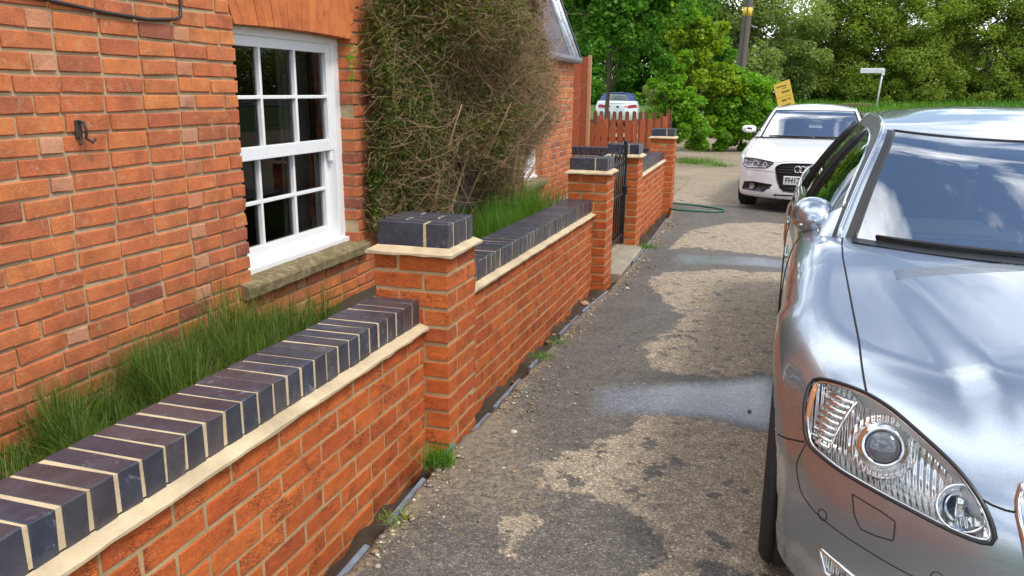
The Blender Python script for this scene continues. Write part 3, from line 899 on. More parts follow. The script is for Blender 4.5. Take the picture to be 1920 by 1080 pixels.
# stone sill under the near window, rough edges
def stone_sill(y0, y1, z, hid=False):
    n = 26; ysn = np.linspace(y0, y1, n); V = []; F = []
    rg = np.random.default_rng(3)
    prof = [(-.12, .02), (.0, .005), (.048, -.008), (.056, -.020), (.054, -.068), (.046, -.076), (-.12, -.076)]
    for y in ysn:
        for (x, zz) in prof: V.append((x + rg.normal(0, .0016), y, z + zz + rg.normal(0, .0016)))
    m = len(prof)
    for i in range(n - 1):
        for k in range(m):
            l = (k + 1) % m; F.append((i * m + k, i * m + l, (i + 1) * m + l, (i + 1) * m + k))
    F.append(tuple(range(m))[::-1]); F.append(tuple((n - 1) * m + k for k in range(m)))
    link('window_sill', mesh_np('window_sill', V, [f[::-1] for f in F]), M['sill'], house, hc(HX, 0, 0))
stone_sill(.50, 1.86, .482)
stone_sill(3.24, 4.42, .395)
stone_sill(5.64, 6.56, .445)

# low wing roof: steep slates, leaded verge, gutter
def wing_roof():
    roof = empty('roof', hc(HX, 0, 0), parent=house)
    sl = NT('roof_slate'); rn = sl.rand(); vv_ = sl.offset(sl.pos(), rn)
    c = sl.ramp(rn, [(0, (.085, .068, .078)), (.5, (.13, .105, .115)), (1, (.105, .09, .10))])
    c = sl.mix(1.0, c, sl.ramp(sl.noise(20, 5, .6, vv_), [(.3, .75), (.7, 1.25)]), 'MULTIPLY')
    sl.set(Base_Color=c, Roughness=.6); sl.bump(sl.noise(60, 4, .6, vv_), .3, .004)
    lead = simple('lead_flashing', (.52, .56, .60), .38, .55, var=.2, nscale=12)
    ex, ez, px_, pz = .04, ZEAVE + .02, -.36, 2.92          # eave and top of the steep slope
    dx, dz = px_ - ex, pz - ez; Ls = math.hypot(dx, dz); ang = math.atan2(-dz, dx)
    ME = None
    rows = 5; gl = Ls / rows
    V, F = chamfer_box(gl * 1.25, .295, .008, .0015)
    ME = mesh_np('slate', V, F); ME.materials.append(sl.m)
    for r_ in range(rows):
        y = YTALL + .1 - (.15 if r_ % 2 else 0)
        while y < YE - .42:
            t = (r_ + .5) / rows
            o = bpy.data.objects.new('slate', ME); COL.objects.link(o); o.parent = roof
            o.location = (ex + dx * t - .004, y + .15, ez + dz * t); o.rotation_euler = (0, ang + R(1.0), 0)
            y += .30
    dk = MB().box((0, 0, 0), (Ls, YE - YTALL - .2, .03)).build('roof_deck', sl.m, roof); dk.location = (ex + dx / 2 - .03, (YE + YTALL) / 2 - .05, ez + dz / 2 - .02)
    dk.rotation_euler = (0, ang, 0)
    for (y, r) in ((YE - .36, .028), (YE - .12, .034)):
        MB().tube([(ex + .035, y, ez - .03), (ex + dx + .035, y, ez + dz - .03)], r, 8).build('lead_roll', lead, roof, True)
    pl = MB().box((0, 0, 0), (Ls, .40, .016)).build('lead_sheet', lead, roof); pl.location = (ex + dx / 2 + .012, YE - .22, ez + dz / 2); pl.rotation_euler = (0, ang, 0)
    bb = MB().box((0, 0, 0), (Ls + .1, .05, .17)).build('bargeboard', M['black_plastic'], roof); bb.location = (ex + dx / 2 - .03, YE + .03, ez + dz / 2 - .02); bb.rotation_euler = (0, ang, 0)
    gt = MB(); gt.tube([(.06, YTALL + .1, ZEAVE - .01), (.06, YE, ZEAVE - .02)], .05, 10); gt.build('gutter', simple('grey_gutter', (.16, .15, .17), .5), roof)
wing_roof()

# wall fittings: cable and bracket
cab = MB(); cab.tube([(HX + .012, -1.4, 1.86), (HX + .012, -.58, 1.79), (HX + .012, -.237, 1.765), (HX + .012, .0, 1.758), (HX + .012, .17, 1.772), (HX + .012, .206, 1.785), (HX + .012, .214, 1.83), (HX + .012, .222, 2.2)], .007, 8)
tag(cab.build('wall_cable', M['dark_cable'], None, True), 'thin dark cable sagging across the upper brick wall', 'cable')
hk = empty('wall_bracket', (HX, -.425, 1.314), label='small rusty iron bracket fixed to the brick wall', cat='bracket')
MB().cbox((.006, 0, .005), (.012, .03, .07), .003).build('plate', M['rust_iron'], hk)
MB().tube([(.01, 0, .035), (.035, 0, .03), (.04, .005, .0), (.03, .01, -.03), (.045, .025, -.045), (.05, .035, -.03)], .006, 6).build('hook', M['rust_iron'], hk, True)
MB().tube([(.01, 0, -.02), (.03, -.015, -.04), (.035, -.028, -.05)], .005, 6).build('prong', M['rust_iron'], hk, True)
# ================================================================== GATE, KERB, SMALL THINGS BY THE WALL
def iron_gate():
    y0, y1 = P2 + .3275 + .03, P3 - .03
    root = empty('iron_gate', (-.02, (y0 + y1) / 2, gz(0, 4.4)), label='black wrought iron gate between two brick pillars', cat='gate')
    L = y1 - y0; h = L / 2
    I = M['black_iron']
    for y in (-h + .015, h - .015): MB().cbox((0, y, .52), (.04, .035, 1.0), .003).build('post', I, root)
    for z in (.12, .55, .86): MB().cbox((0, 0, z), (.02, L - .06, .03), .002).build('rail', I, root)
    n = 11
    for i in range(n):
        y = -h + .06 + (L - .12) * i / (n - 1)
        MB().tube([(0, y, .10), (0, y, .90)], .0075, 6).build('bar', I, root, True)
    for i in range(6):
        yc = -h + .12 + (L - .24) * i / 5
        a = np.linspace(0, 2 * np.pi * 1.4, 18); rr = .055 * (1 - a / (a[-1] * 1.25))
        MB().tube([(0, yc + r_ * math.cos(t), .935 + r_ * math.sin(t)) for t, r_ in zip(a, rr)], .006, 5).build('scroll', I, root, True)
    MB().cbox((.02, h - .08, .58), (.05, .05, .09), .006).build('latch', I, root)
    MB().tube([(0, h - .015, 1.02), (0, h - .015, 1.05), (0, h - .015, 1.075)], [.012, .022, .008], 8).build('finial', I, root, True)
iron_gate()
_th = MB().cbox((.0, (P2 + .3275 + P3) / 2, gz(0, 4.5) - .12), (.40, P3 - P2 - .335, .25), .012).build('gate_threshold', M['concrete'])
tag(_th, 'worn concrete threshold under the black gate', kind='structure')

slate_blue = simple('edging_slate', (.15, .175, .215), .6, var=.3, nscale=18, bump=.4)
edg = [(-1.75, -1.3), (-1.05, -.80), (-.66, -.30), (-.16, .04), (.20, .42), (.50, .93), (1.10, 1.34), (1.80, 2.28), (2.40, 3.10), (4.35, 5.6), (5.66, 7.3)]
where = ['at the bottom edge of the view', 'below the nearest coping, towards the camera', 'beside the yellowish weed', 'beside the grass tuft at the foot of the nearest pillar', 'just past the foot of the nearest pillar', 'second past the nearest pillar',
         'third past the nearest pillar', 'below the middle of the long wall', 'below the far half of the long wall', 'past the black gate', 'at the foot of the farthest pillar']
for i, (a, b) in enumerate(edg):
    V, F = chamfer_box(.020, b - a, .10, .003, .0025, np.random.default_rng(i))
    xa, xb = float(xe(a)), float(xe(b)); ym = (a + b) / 2
    o = link('edging_strip', mesh_np('edging_strip', V, F), slate_blue, None, ((xa + xb) / 2 - .014, ym, gz(0, ym) - .046 + rng.normal(0, .003)), (rng.normal(-.0128, .006), rng.normal(.06, .05), -math.atan2(xb - xa, b - a) + rng.normal(0, .012)))
    tag(o, 'blue grey slate edging strip ' + where[i], 'edging', 'slate edging along the wall foot')

def pebbles(name, n, fx, size, mat, label, seedv, zb=0.0):
    rg = np.random.default_rng(seedv)
    P = fx(rg, n); s = np.exp(rg.normal(np.log(size), .5, n)); s = np.clip(s, size * .3, size * 4)
    ico = np.array([(1, 0, 0), (-1, 0, 0), (0, 1, 0), (0, -1, 0), (0, 0, 1), (0, 0, -1), (.6, .6, .5), (-.6, .6, .5), (.6, -.6, .5), (-.6, -.6, .5)], float)
    fc = [(4, 6, 7), (4, 7, 9), (4, 9, 8), (4, 8, 6), (0, 6, 8), (2, 7, 6), (1, 9, 7), (3, 8, 9), (0, 2, 6), (2, 1, 7), (1, 3, 9), (3, 0, 8), (0, 5, 2), (2, 5, 1), (1, 5, 3), (3, 5, 0)]
    V = ico[None] * rg.uniform(.7, 1.3, (n, 10, 1)) * s[:, None, None] * np.array([1, 1.25, .65])
    a = rg.uniform(0, 6.28, n); c, s_ = np.cos(a), np.sin(a)
    X = V[..., 0] * c[:, None] - V[..., 1] * s_[:, None]; Y = V[..., 0] * s_[:, None] + V[..., 1] * c[:, None]
    Z = V[..., 2] + (ground_z(P[:, 0], P[:, 1]) + s * .22 + zb)[:, None]
    V = np.stack([X + P[:, :1], Y + P[:, 1:2], Z], -1).reshape(-1, 3)
    F = (np.arange(n)[:, None, None] * 10 + np.array(fc)[None]).reshape(-1, 3)
    o = link(name, mesh_np(name, V, F), mat)
    return tag(o, label, None, None, 'stuff')
def grit_mat(name, stops):
    t = NT(name); c = t.ramp(t.island(), stops)
    c = t.mix(1.0, c, t.ramp(t.noise(90, 3), [(.3, .75), (.7, 1.2)]), 'MULTIPLY'); t.set(Base_Color=c, Roughness=.9); return t.m
gm = grit_mat('grit', [(0, (.16, .11, .065)), (.4, (.30, .21, .12)), (.7, (.22, .19, .16)), (.9, (.46, .38, .27)), (1, (.60, .55, .46))])
pebbles('gravel', 3200, lambda rg, n: (lambda y_: np.stack([xe(y_) + .012 + np.abs(rg.exponential(.06, n)), y_], 1))(rg.uniform(-2.0, 7.5, n)), .0042, gm, 'loose grit and pebbles along the foot of the brick wall', 31)
pebbles('pebbles', 1600, lambda rg, n: np.stack([rg.uniform(.15, 1.35, n), rg.uniform(-1.6, 2.6, n)], 1), .0024, gm, 'scattered small stones on the driveway tarmac', 32)
pebbles('broken_brick', 46, lambda rg, n: np.stack([.03 + np.abs(rg.normal(.05, .04, n)), rg.uniform(.25, 3.2, n)], 1), .011, grit_mat('rubble', [(0, (.30, .08, .04)), (.5, (.42, .26, .15)), (1, (.5, .42, .32))]), 'crumbled mortar and brick bits at the wall foot', 33, -.11)

def blades(C, h, w, lean, mat_seed, seg=3, curl=.5):
    """grass blades: tapered bent strips"""
    rg = np.random.default_rng(mat_seed); N = len(C)
    a = rg.uniform(0, 2 * np.pi, N); d = np.stack([np.cos(a), np.sin(a), 0 * a], 1); s = np.stack([-np.sin(a), np.cos(a), 0 * a], 1)
    h = np.broadcast_to(h, (N,))[:, None] * rg.uniform(.55, 1.2, (N, 1)); ln = np.abs(rg.normal(0, lean, (N, 1)))
    V = np.zeros((N, seg * 2 + 1, 3))
    for i in range(seg):
        t = i / seg
        P = C + d * h * ln * (t + curl * t * t) + np.array([0, 0, 1]) * h * t * (1 - .25 * ln * t)
        wd = w * (1 - .7 * t)
        V[:, 2 * i] = P - s * wd / 2; V[:, 2 * i + 1] = P + s * wd / 2
    V[:, -1] = C + d * h * ln * (1 + curl) + np.array([0, 0, 1]) * h * (1 - .25 * ln)
    k = seg * 2 + 1; b = np.arange(N)[:, None] * k; Q = []
    for i in range(seg - 1):
        Q.append(np.concatenate([b + 2 * i, b + 2 * i + 1, b + 2 * i + 3], 1)); Q.append(np.concatenate([b + 2 * i, b + 2 * i + 3, b + 2 * i + 2], 1))
    Q.append(np.concatenate([b + 2 * seg - 2, b + 2 * seg - 1, b + 2 * seg], 1))
    return V.reshape(-1, 3), np.concatenate(Q, 0)

def tuft(x, y, n, h, r, label, seedv, mat='grass_lush', w=.004, lean=.5):
    rg = np.random.default_rng(seedv)
    C = np.stack([rg.normal(0, r, n), rg.normal(0, r, n), np.zeros(n)], 1)
    V, F = blades(C, h, w, lean, seedv)
    root = empty('grass_tuft', (x, y, gz(x, y)), label=label, cat='grass tuft', group='weeds along the driveway')
    link('blades', mesh_np('blades', V, F), M[mat], root)["kind"] = "stuff"
    m = max(8, n // 6); V, F = blades(C[:m] * 1.2, h * .7, w * .8, lean * 1.6, seedv + 1)
    link('dry_blades', mesh_np('dry_blades', V, F), M['grass_dry'], root)["kind"] = "stuff"
tuft(.135, -.18, 260, .085, .030, 'bright green grass tuft at the foot of the nearest pillar', 41)
tuft(.20, 1.58, 120, .035, .040, 'small green weed beside the long wall, upper one of two', 42, lean=.9)
tuft(.18, 1.30, 110, .035, .035, 'small green weed beside the long wall, lower one of two', 43, lean=.9)
tuft(.25, 5.10, 160, .06, .05, 'green weed at the foot of the far gate pillar', 44, lean=.8)
tuft(.16, -.62, 70, .03, .03, 'yellowish weed on the edging near the camera', 45, 'leaf_yellow', lean=.9)
tuft(-.2, 16.6, 400, .16, .28, 'weedy green clump on the gravel under the bushes', 46, w=.012, lean=.8)
tuft(.35, 16.0, 200, .10, .18, 'low weeds straggling onto the gravel yard', 47, w=.012, lean=.9)

# long grass in the bed behind the near wall
def bed_grass(name, n, fx, h, label, seedv, mat, w=.0034, lean=.36, dry=.16):
    rg = np.random.default_rng(seedv); C = fx(rg, n)
    hh = h(C) if callable(h) else h
    f_ = rg.random(len(C)) ** 1.5 * .62; C = C + np.stack([0 * f_, 0 * f_, f_ * hh], 1); C[:, :2] += rg.normal(0, .02, (len(C), 2)) * (f_ * 2)[:, None]; hh = hh * (1 - f_ * .82)
    V, F = blades(C, hh, w, lean, seedv, 4)
    root = empty(name, (float(C[:, 0].mean()), float(C[:, 1].mean()), .12), label=label, cat='grass', group='long grass behind the front wall')
    o = np.array(root.location)
    link('blades', mesh_np('blades', V - o, F), M[mat], root)["kind"] = "stuff"
    sel = rg.random(n) < dry
    V, F = blades(C[sel], (hh[sel] if np.ndim(hh) else hh) * .9, w * .6, lean * 1.7, seedv + 9, 4)
    link('dry_stalks', mesh_np('dry_stalks', V - o, F), M['grass_dry'], root)["kind"] = "stuff"
def clumpy(x0, x1, y0, y1, k, sd=.05):
    def fx(rg, n):
        cx = rg.uniform(x0, x1, k); cy = rg.uniform(y0, y1, k); i = rg.integers(0, k, n)
        return np.stack([np.clip(cx[i] + rg.normal(0, sd, n), -1.22, -.26), cy[i] + rg.normal(0, sd * 1.4, n), np.full(n, .12)], 1)
    return fx
def hprof(C):
    y = C[:, 1]
    base = np.interp(y, [-1.6, -1.1, -.75, -.35, .0, .2, .38, .58, 1.4], [.08, .18, .34, .40, .42, .52, .44, .12, .06])
    lump = .72 + .34 * np.sin(y * 9.0 + 3 * C[:, 0]) * np.sin(y * 23 + C[:, 0] * 11 + 1)
    return base * lump * (1 - .25 * np.clip((C[:, 0] + .5) / .3, 0, 1))
bed_grass('long_grass', 15000, clumpy(-1.15, -.62, -1.1, .62, 130), hprof, 'tall dark green spiky grass between the near wall and house', 51, 'grass')
bed_grass('long_grass', 3600, clumpy(-1.15, -.45, -1.6, .7, 60), lambda C: np.full(len(C), .16), 'short grey green undergrowth along the inside of the near wall', 52, 'grass', dry=.5)
bed_grass('long_grass', 4200, clumpy(-.85, -.33, 2.55, 3.75, 60), lambda C: np.interp(C[:, 1], [2.3, 3.0, 3.8], [.40, .52, .62]), 'bright green grass behind the long wall, beside the gate pillar', 53, 'grass_lush', lean=.3)

# ================================================================== BIG SHRUB AGAINST THE HOUSE
def big_shrub():
    rg = np.random.default_rng(61)
    root = empty('climbing_shrub', (-.95, 3.2, .12), label='big straggly brown and green shrub against the house', cat='shrub')
    o = np.array([-.95, 3.2, .12])
    # main stems fan up from a few roots, lean out and towards the gate
    stems = MB(); S = []; tips = []
    for i in range(26):
        b = np.array([-1.12 + rg.normal(0, .06), rg.uniform(2.3, 4.4), .1])
        e = np.array([rg.uniform(-1.12, -.5), b[1] + rg.uniform(-.3, 1.3), rg.uniform(1.0, 2.3)])
        t = np.linspace(0, 1, 9)[:, None]; mid = (b + e) / 2 + rg.normal(0, .15, 3)
        mid[0] = min(mid[0], -.6)
        P = (1 - t) ** 2 * b + 2 * t * (1 - t) * mid + t ** 2 * e
        V, F = tube(P - o, np.linspace(.014, .004, 9) * rg.uniform(.7, 1.4), 6); stems.add(V, F); S.append(P)
    stems.build('stems', M['twig'], root, True)
    # volume: lumpy body; x out from the wall, y along it
    def body(n):
        P = np.stack([rg.uniform(0, 1, n), rg.uniform(1.85, 5.5, n), rg.uniform(.15, 2.9, n)], 1)
        y, z = P[:, 1], P[:, 2]
        top = np.interp(y, [1.85, 2.2, 3.0, 3.6, 4.2, 4.8, 5.5], [2.25, 2.85, 2.95, 2.72, 2.35, 1.95, 1.25])
        bot = np.interp(y, [1.95, 2.3, 3.2, 4.2, 5.0, 6.1], [.55, .25, .15, .30, .85, 1.1])
        dep = np.interp(y, [1.95, 2.3, 3.2, 4.2, 5.2, 6.1], [.20, .50, .86, .66, .44, .12]) * np.interp((z - bot) / (top - bot), [0, .25, .6, .85, 1], [.38, .66, 1.0, .95, .6])
        lump = .5 + .5 * (.5 * np.sin(y * 5.1 + 1.7 * np.sin(z * 3.3)) + .5 * np.sin(z * 6.3 + 2.1 * np.sin(y * 2.7 + 1)))
        dep = dep * (.62 + .66 * lump)
        top = top - .35 * (1 - lump)
        ok = (z > bot) & (z < top)
        # a thin spot in front of the second window
        P[:, 0] = -1.22 + P[:, 0] ** .6 * dep
        yh = 3.82 - (P[:, 0] + 1.25) * 2.64; zh = .58 + (P[:, 0] + 1.25) * .35
        hole = np.exp(-(((y - yh) / .46) ** 4 + ((z - zh) / .40) ** 4))
        ok &= rg.random(n) > hole * .965
        return P[ok]
    def wall_side(P): return (P[:, 0] + 1.22)
    # twigs: fine, dense, sweeping outward and towards +Y
    C = body(34000); N = len(C)
    d = rg.normal(0, 1, (N, 3)) * np.array([.6, .75, .65]) + np.array([.5, .45, .10]) + np.stack([0 * C[:, 0], .5 * (C[:, 1] - 3.4) / 2, -.5 * np.clip(1.0 - C[:, 2], 0, 1)], 1)
    d /= np.linalg.norm(d, axis=1, keepdims=True)
    L = rg.uniform(.10, .34, (N, 1))
    keep = rg.random(N) < np.interp(C[:, 1], [2.0, 2.5, 3.2, 6], [.35, .6, 1, 1])
    V, F = tri_tubes((C - d * L / 2)[keep] - o, (C + d * L / 2)[keep] - o, .0019, .0008, .14, 3, rg)
    link('twigs', mesh_np('twigs', V, F), M['twig'], root)["kind"] = "stuff"
    C2 = body(260); n2 = len(C2)
    d2 = rg.normal(0, 1, (n2, 3)) * np.array([.5, .8, .8]) + np.array([.35, .4, .1]); d2 /= np.linalg.norm(d2, axis=1, keepdims=True)
    L2 = rg.uniform(.3, .7, (n2, 1))
    V, F = tri_tubes(C2 - d2 * L2 / 2 - o, C2 + d2 * L2 / 2 - o, .0032, .0010, .24, 6, rg)
    link('branches', mesh_np('branches', V, F), bark('pale_twig', (.18, .125, .075), (.31, .225, .145)), root)["kind"] = "stuff"
    # wisps that stick out at the edge
    m = 420; c = body(9000)[:m]; m = len(c)
    e = c + np.stack([rg.normal(.22, .14, m), rg.normal(.18, .30, m), rg.normal(.05, .30, m)], 1)
    V, F = tri_tubes(c - o, e - o, .0026, .0008, .2, 6, rg); link('wisps', mesh_np('wisps', V, F), M['twig'], root)["kind"] = "stuff"
    # live foliage: mostly on the side nearest the window, patches elsewhere
    P = body(250000); y, z = P[:, 1], P[:, 2]
    k = 150; cl = body(400)[:k]
    g = np.zeros(len(P))
    for q in cl: g = np.maximum(g, np.exp(-(((P - q) / .17) ** 2).sum(1)))
    pg = np.interp(y, [1.95, 2.6, 3.1, 3.7, 4.6, 5.2, 6.1], [1.0, 1.0, .92, .42, .20, .40, .6]) * np.interp(z, [.1, .6, 2.0, 2.8], [.75, .75, .85, 1.1])
    sel = rg.random(len(P)) < pg * (.16 + .75 * g)
    Cl = P[sel][:85000]
    V, F = leaves(Cl - o, rg.uniform(.022, .05, len(Cl)), rg, up=.2, aspect=.42)
    link('foliage', mesh_np('foliage', V, F), M['leaf_shrub'], root)["kind"] = "stuff"
    sel = rg.random(len(P)) < .22 * np.interp(y, [1.95, 3, 6], [.35, 1, .8])
    Cd = P[sel][:26000]
    V, F = leaves(Cd - o, rg.uniform(.010, .026, len(Cd)), rg, up=.1, aspect=.4)
    link('dead_leaves', mesh_np('dead_leaves', V, F), M['leaf_dead'], root)["kind"] = "stuff"
big_shrub()
# sprig of climber at the top corner of the near window
def sprig():
    rg = np.random.default_rng(71)
    root = empty('climber_sprig', (-1.24, 1.78, 1.70), label='small leafy climber sprig hanging at the window top corner', cat='climber')
    st = np.array([[.0, .35, .25], [.03, .2, .16], [.035, .05, .06], [.03, -.05, .01], [.03, -.10, -.06], [.03, -.06, -.14], [.03, -.03, -.19]])
    MB().tube(st, .0025, 5).build('stem', M['twig'], root, True)
    i = rg.integers(0, 6, 46); t = rg.random((46, 1)); C = st[i] * (1 - t) + st[i + 1] * t + rg.normal(0, .018, (46, 3))
    for c in C:
        V, F = leaves(c[None], .038, rg, .3, .5); link('leaf', mesh_np('leaf', V, F), M['leaf_bush'], root)
sprig()

# ================================================================== HOSE
def hose():
    a = []
    for (x, y) in [(-.05, 8.86), (.15, 8.82), (.45, 8.72), (.72, 8.55), (.86, 8.36), (.84, 8.20), (.68, 8.10), (.42, 8.09), (.22, 8.13), (.13, 8.22)]:
        a.append((x, y, gz(x, y) + .014))
    a = np.array(a); t = np.linspace(0, len(a) - 1, 70)
    P = np.stack([np.interp(t, np.arange(len(a)), a[:, i]) for i in range(3)], 1)
    for _ in range(6): P[1:-1] = (P[:-2] + 2 * P[1:-1] + P[2:]) / 4
    tag(MB().tube(P, .0125, 8).build('garden_hose', simple('green_hose', (.02, .13, .075), .4), None, True), 'green garden hose looped on the driveway by the farthest pillar', 'hose')
hose()

# ================================================================== FENCES
def tall_fence():
    y = 9.75; x1 = -1.42
    root = empty('fence_panel', (x1 - 1.0, y, gz(0, y)), label='tall orange stained close board fence panel behind the house corner', cat='fence')
    for i in range(14):
        V, F = chamfer_box(.118, .016, 2.12 + rng.normal(0, .006), .002)
        link('board', mesh_np('board', V, F), M['fence'], root, (1.0 - .06 - i * .112, -.012 * (i % 2), 1.06), (0, 0, R(3)))
    MB().cbox((1.02, .03, 1.07), (.05, .08, 2.16), .004).build('post', simple('lit_edge_wood', (.42, .20, .09), .7, var=.2), root)  # the panel's lit right edge, painted as a paler post
    for z in (.4, 1.7): MB().cbox((.2, .06, z), (1.6, .06, .08), .004).build('rail', M['fence'], root)
tall_fence()
def picket(x0, x1, y, ztop, mat, label, pitch=.125, pw=.095):
    root = empty('picket_fence', ((x0 + x1) / 2, y, gz(0, y)), label=label, cat='fence', group='picket fences past the gate')
    g = gz(0, y); h = ztop - g; L = x1 - x0
    n = int(L / pitch)
    # round-topped picket
    a = np.linspace(0, np.pi, 7); pts = [(-pw / 2, 0), (pw / 2, 0)] + [(pw / 2 * math.cos(t), h - pw / 2 + pw / 2 * math.sin(t)) for t in a]
    m = len(pts); V = [(p[0], -.009, p[1]) for p in pts] + [(p[0], .009, p[1]) for p in pts]
    F = [tuple(range(m)), tuple(range(2 * m - 1, m - 1, -1))] + [((i + 1) % m, i, i + m, (i + 1) % m + m) for i in range(m)]
    me = mesh_np('picket', V, F); me.materials.append(mat)
    for i in range(n + 1):
        o = bpy.data.objects.new('picket', me); COL.objects.link(o); o.parent = root
        o.location = (-L / 2 + i * pitch, 0, rng.normal(0, .008)); o.rotation_euler = (0, rng.normal(0, .01), 0)
    for z in (.25, h - .24): MB().cbox((0, .03, z), (L + .1, .035, .07), .003).build('rail', mat, root)
    for x in (-L / 2, L / 2): MB().cbox((x, .06, h / 2 + .02), (.075, .075, h + .04), .004).build('post', mat, root)
picket(-2.0, -.82, 10.5, .95, M['fence'], 'orange picket fence with rounded tops right behind the gate')
picket(-1.75, -.50, 12.4, .99, M['fence'], 'second orange picket fence, a little farther back, reaching the bushes', .14, .09)
picket(-3.2, -.75, 15.5, 1.05, M['fence_dark'], 'low brown picket fence in front of the parked silver car', .15, .085)

# ================================================================== TREES AND BUSHES
def crown_leaves(rg, centers, rad, n, flat=.8):
    i = rg.integers(0, len(centers), n)
    d = rg.normal(0, 1, (n, 3)); d /= np.linalg.norm(d, axis=1, keepdims=True)
    r = rad[i][:, None] * rg.random((n, 1)) ** .42
    return centers[i] + d * r * np.array([1, 1, flat])
def limb_set(rg, trunk_pts, r0, centers, root, o, mat, r1=.012):
    m = MB()
    V, F = tube(trunk_pts - o, np.linspace(r0, r0 * .45, len(trunk_pts)), 9); 
    MB().add(V, F).build('trunk', mat, root, True)
    for c in centers:
        k = rg.integers(len(trunk_pts) // 3, len(trunk_pts)); b = trunk_pts[k]
        t = np.linspace(0, 1, 7)[:, None]; mid = (b + c) / 2 + np.array([0, 0, .15]) * np.linalg.norm(c - b) + rg.normal(0, .06, 3) * np.linalg.norm(c - b)
        P = (1 - t) ** 2 * b + 2 * t * (1 - t) * mid + t ** 2 * c
        V, F = tube(P - o, np.linspace(r0 * .38, r1 * .5, 7), 5); m.add(V, F)
    m.build('limbs', mat, root, True)
def tree(name, label, base, top, blobs, nleaf, size, leafm, r0, seedv, nb=60, spread=.55, cat='tree', group=None, rr=(.20, .42), dd=(.45, 1.0)):
    """blobs: list of (x,y,z,radius) lobes of the crown"""
    rg = np.random.default_rng(seedv); o = np.array(base, float)
    root = empty(name, base, label=label, cat=cat, group=group)
    B = np.array(blobs, float)
    w = B[:, 3] ** 2; i = rg.choice(len(B), nb, p=w / w.sum())
    d = rg.normal(0, 1, (nb, 3)); d /= np.linalg.norm(d, axis=1, keepdims=True)
    C = B[i, :3] + d * (B[i, 3] * rg.uniform(dd[0], dd[1], nb))[:, None] * np.array([1, 1, .9])
    rad = B[i, 3] * rg.uniform(rr[0], rr[1], nb)
    t = np.linspace(0, 1, 10)[:, None]; T = o * (1 - t) + np.array(top) * t + np.sin(t * 5) * .04
    limb_set(rg, T, r0, C[: min(nb, 40)], root, o, M['bark'])
    L = crown_leaves(rg, C, rad, nleaf)
    V, F = leaves(L - o, rg.uniform(.7, 1.3, nleaf) * size, rg, up=.5, aspect=.75)
    link('crown', mesh_np('crown', V, F), M[leafm], root)["kind"] = "stuff"
    return root

tree('maple_tree', 'young dark green maple tree behind the orange fence', (-2.58, 17.2, gz(0, 17.2)), (-2.45, 17.2, 4.4),
     [(-2.9, 17.2, 4.2, 1.3), (-2.1, 17.0, 3.7, 1.25), (-1.5, 17.4, 4.3, 1.2), (-3.1, 17.6, 3.2, 1.0), (-1.75, 17.0, 2.75, .75), (-2.6, 16.7, 2.9, .8), (-2.3, 17.2, 5.4, 1.4), (-1.0, 17.6, 3.6, .8), (-2.2, 17.1, 1.95, .35), (-1.25, 17.2, 2.3, .45)],
     30000, .12, 'leaf_maple', .062, 81, 170)
tree('elder_bush', 'yellow green leafy bush beside the telegraph pole', (-.7, 21.0, gz(0, 21)), (-.6, 21, 2.3),
     [(-.6, 21, 2.0, .9), (-.9, 20.8, 2.8, .8), (-.45, 21, 2.9, .65), (-.1, 21, 1.6, .8), (-1.2, 21, 3.4, .8), (-.7, 20.8, .9, .8)], 19000, .11, 'leaf_yellow', .05, 82, 110, cat='bush', group='bushes by the gravel yard')
tree('laurel_bush', 'bright green rounded bush right below the telegraph pole', (.65, 21.6, gz(0, 21.6)), (.65, 21.6, 1.4),
     [(.75, 21.6, 1.1, .95), (.45, 21.3, 1.55, .75), (.95, 21.7, 1.6, .55), (1.25, 21.6, .7, .6), (.05, 21.2, .8, .8), (.6, 21.3, .25, .7), (1.2, 21.3, .15, .5), (-.1, 21.0, .3, .6), (-.5, 20.8, .6, .6)], 28000, .11, 'leaf_bush', .05, 83, 150, cat='bush', group='bushes by the gravel yard')
tree('roadside_bush', 'green bush growing right behind the farthest pillar', (-.95, 17.0, gz(0, 17.0)), (-.9, 17.0, 1.6),
     [(-.85, 17, .7, .55), (-.65, 17.2, 1.25, .55), (-1.0, 17.0, 1.6, .5), (-.5, 17.5, .5, .5), (-.9, 17.3, 2.1, .45)], 13000, .09, 'leaf_bush', .04, 84, 90, cat='bush', group='bushes by the gravel yard')
tree('thorn_bush', 'olive twiggy bush between the parked car and the green bushes', (-1.9, 24.0, gz(0, 24)), (-1.9, 24, 2.0),
     [(-1.9, 24, 1.6, .8), (-1.2, 24, 2.2, .8), (-1.5, 24, 1.0, .7)], 12000, .10, 'leaf_willow', .05, 85, 60, cat='bush', group='bushes by the gravel yard')
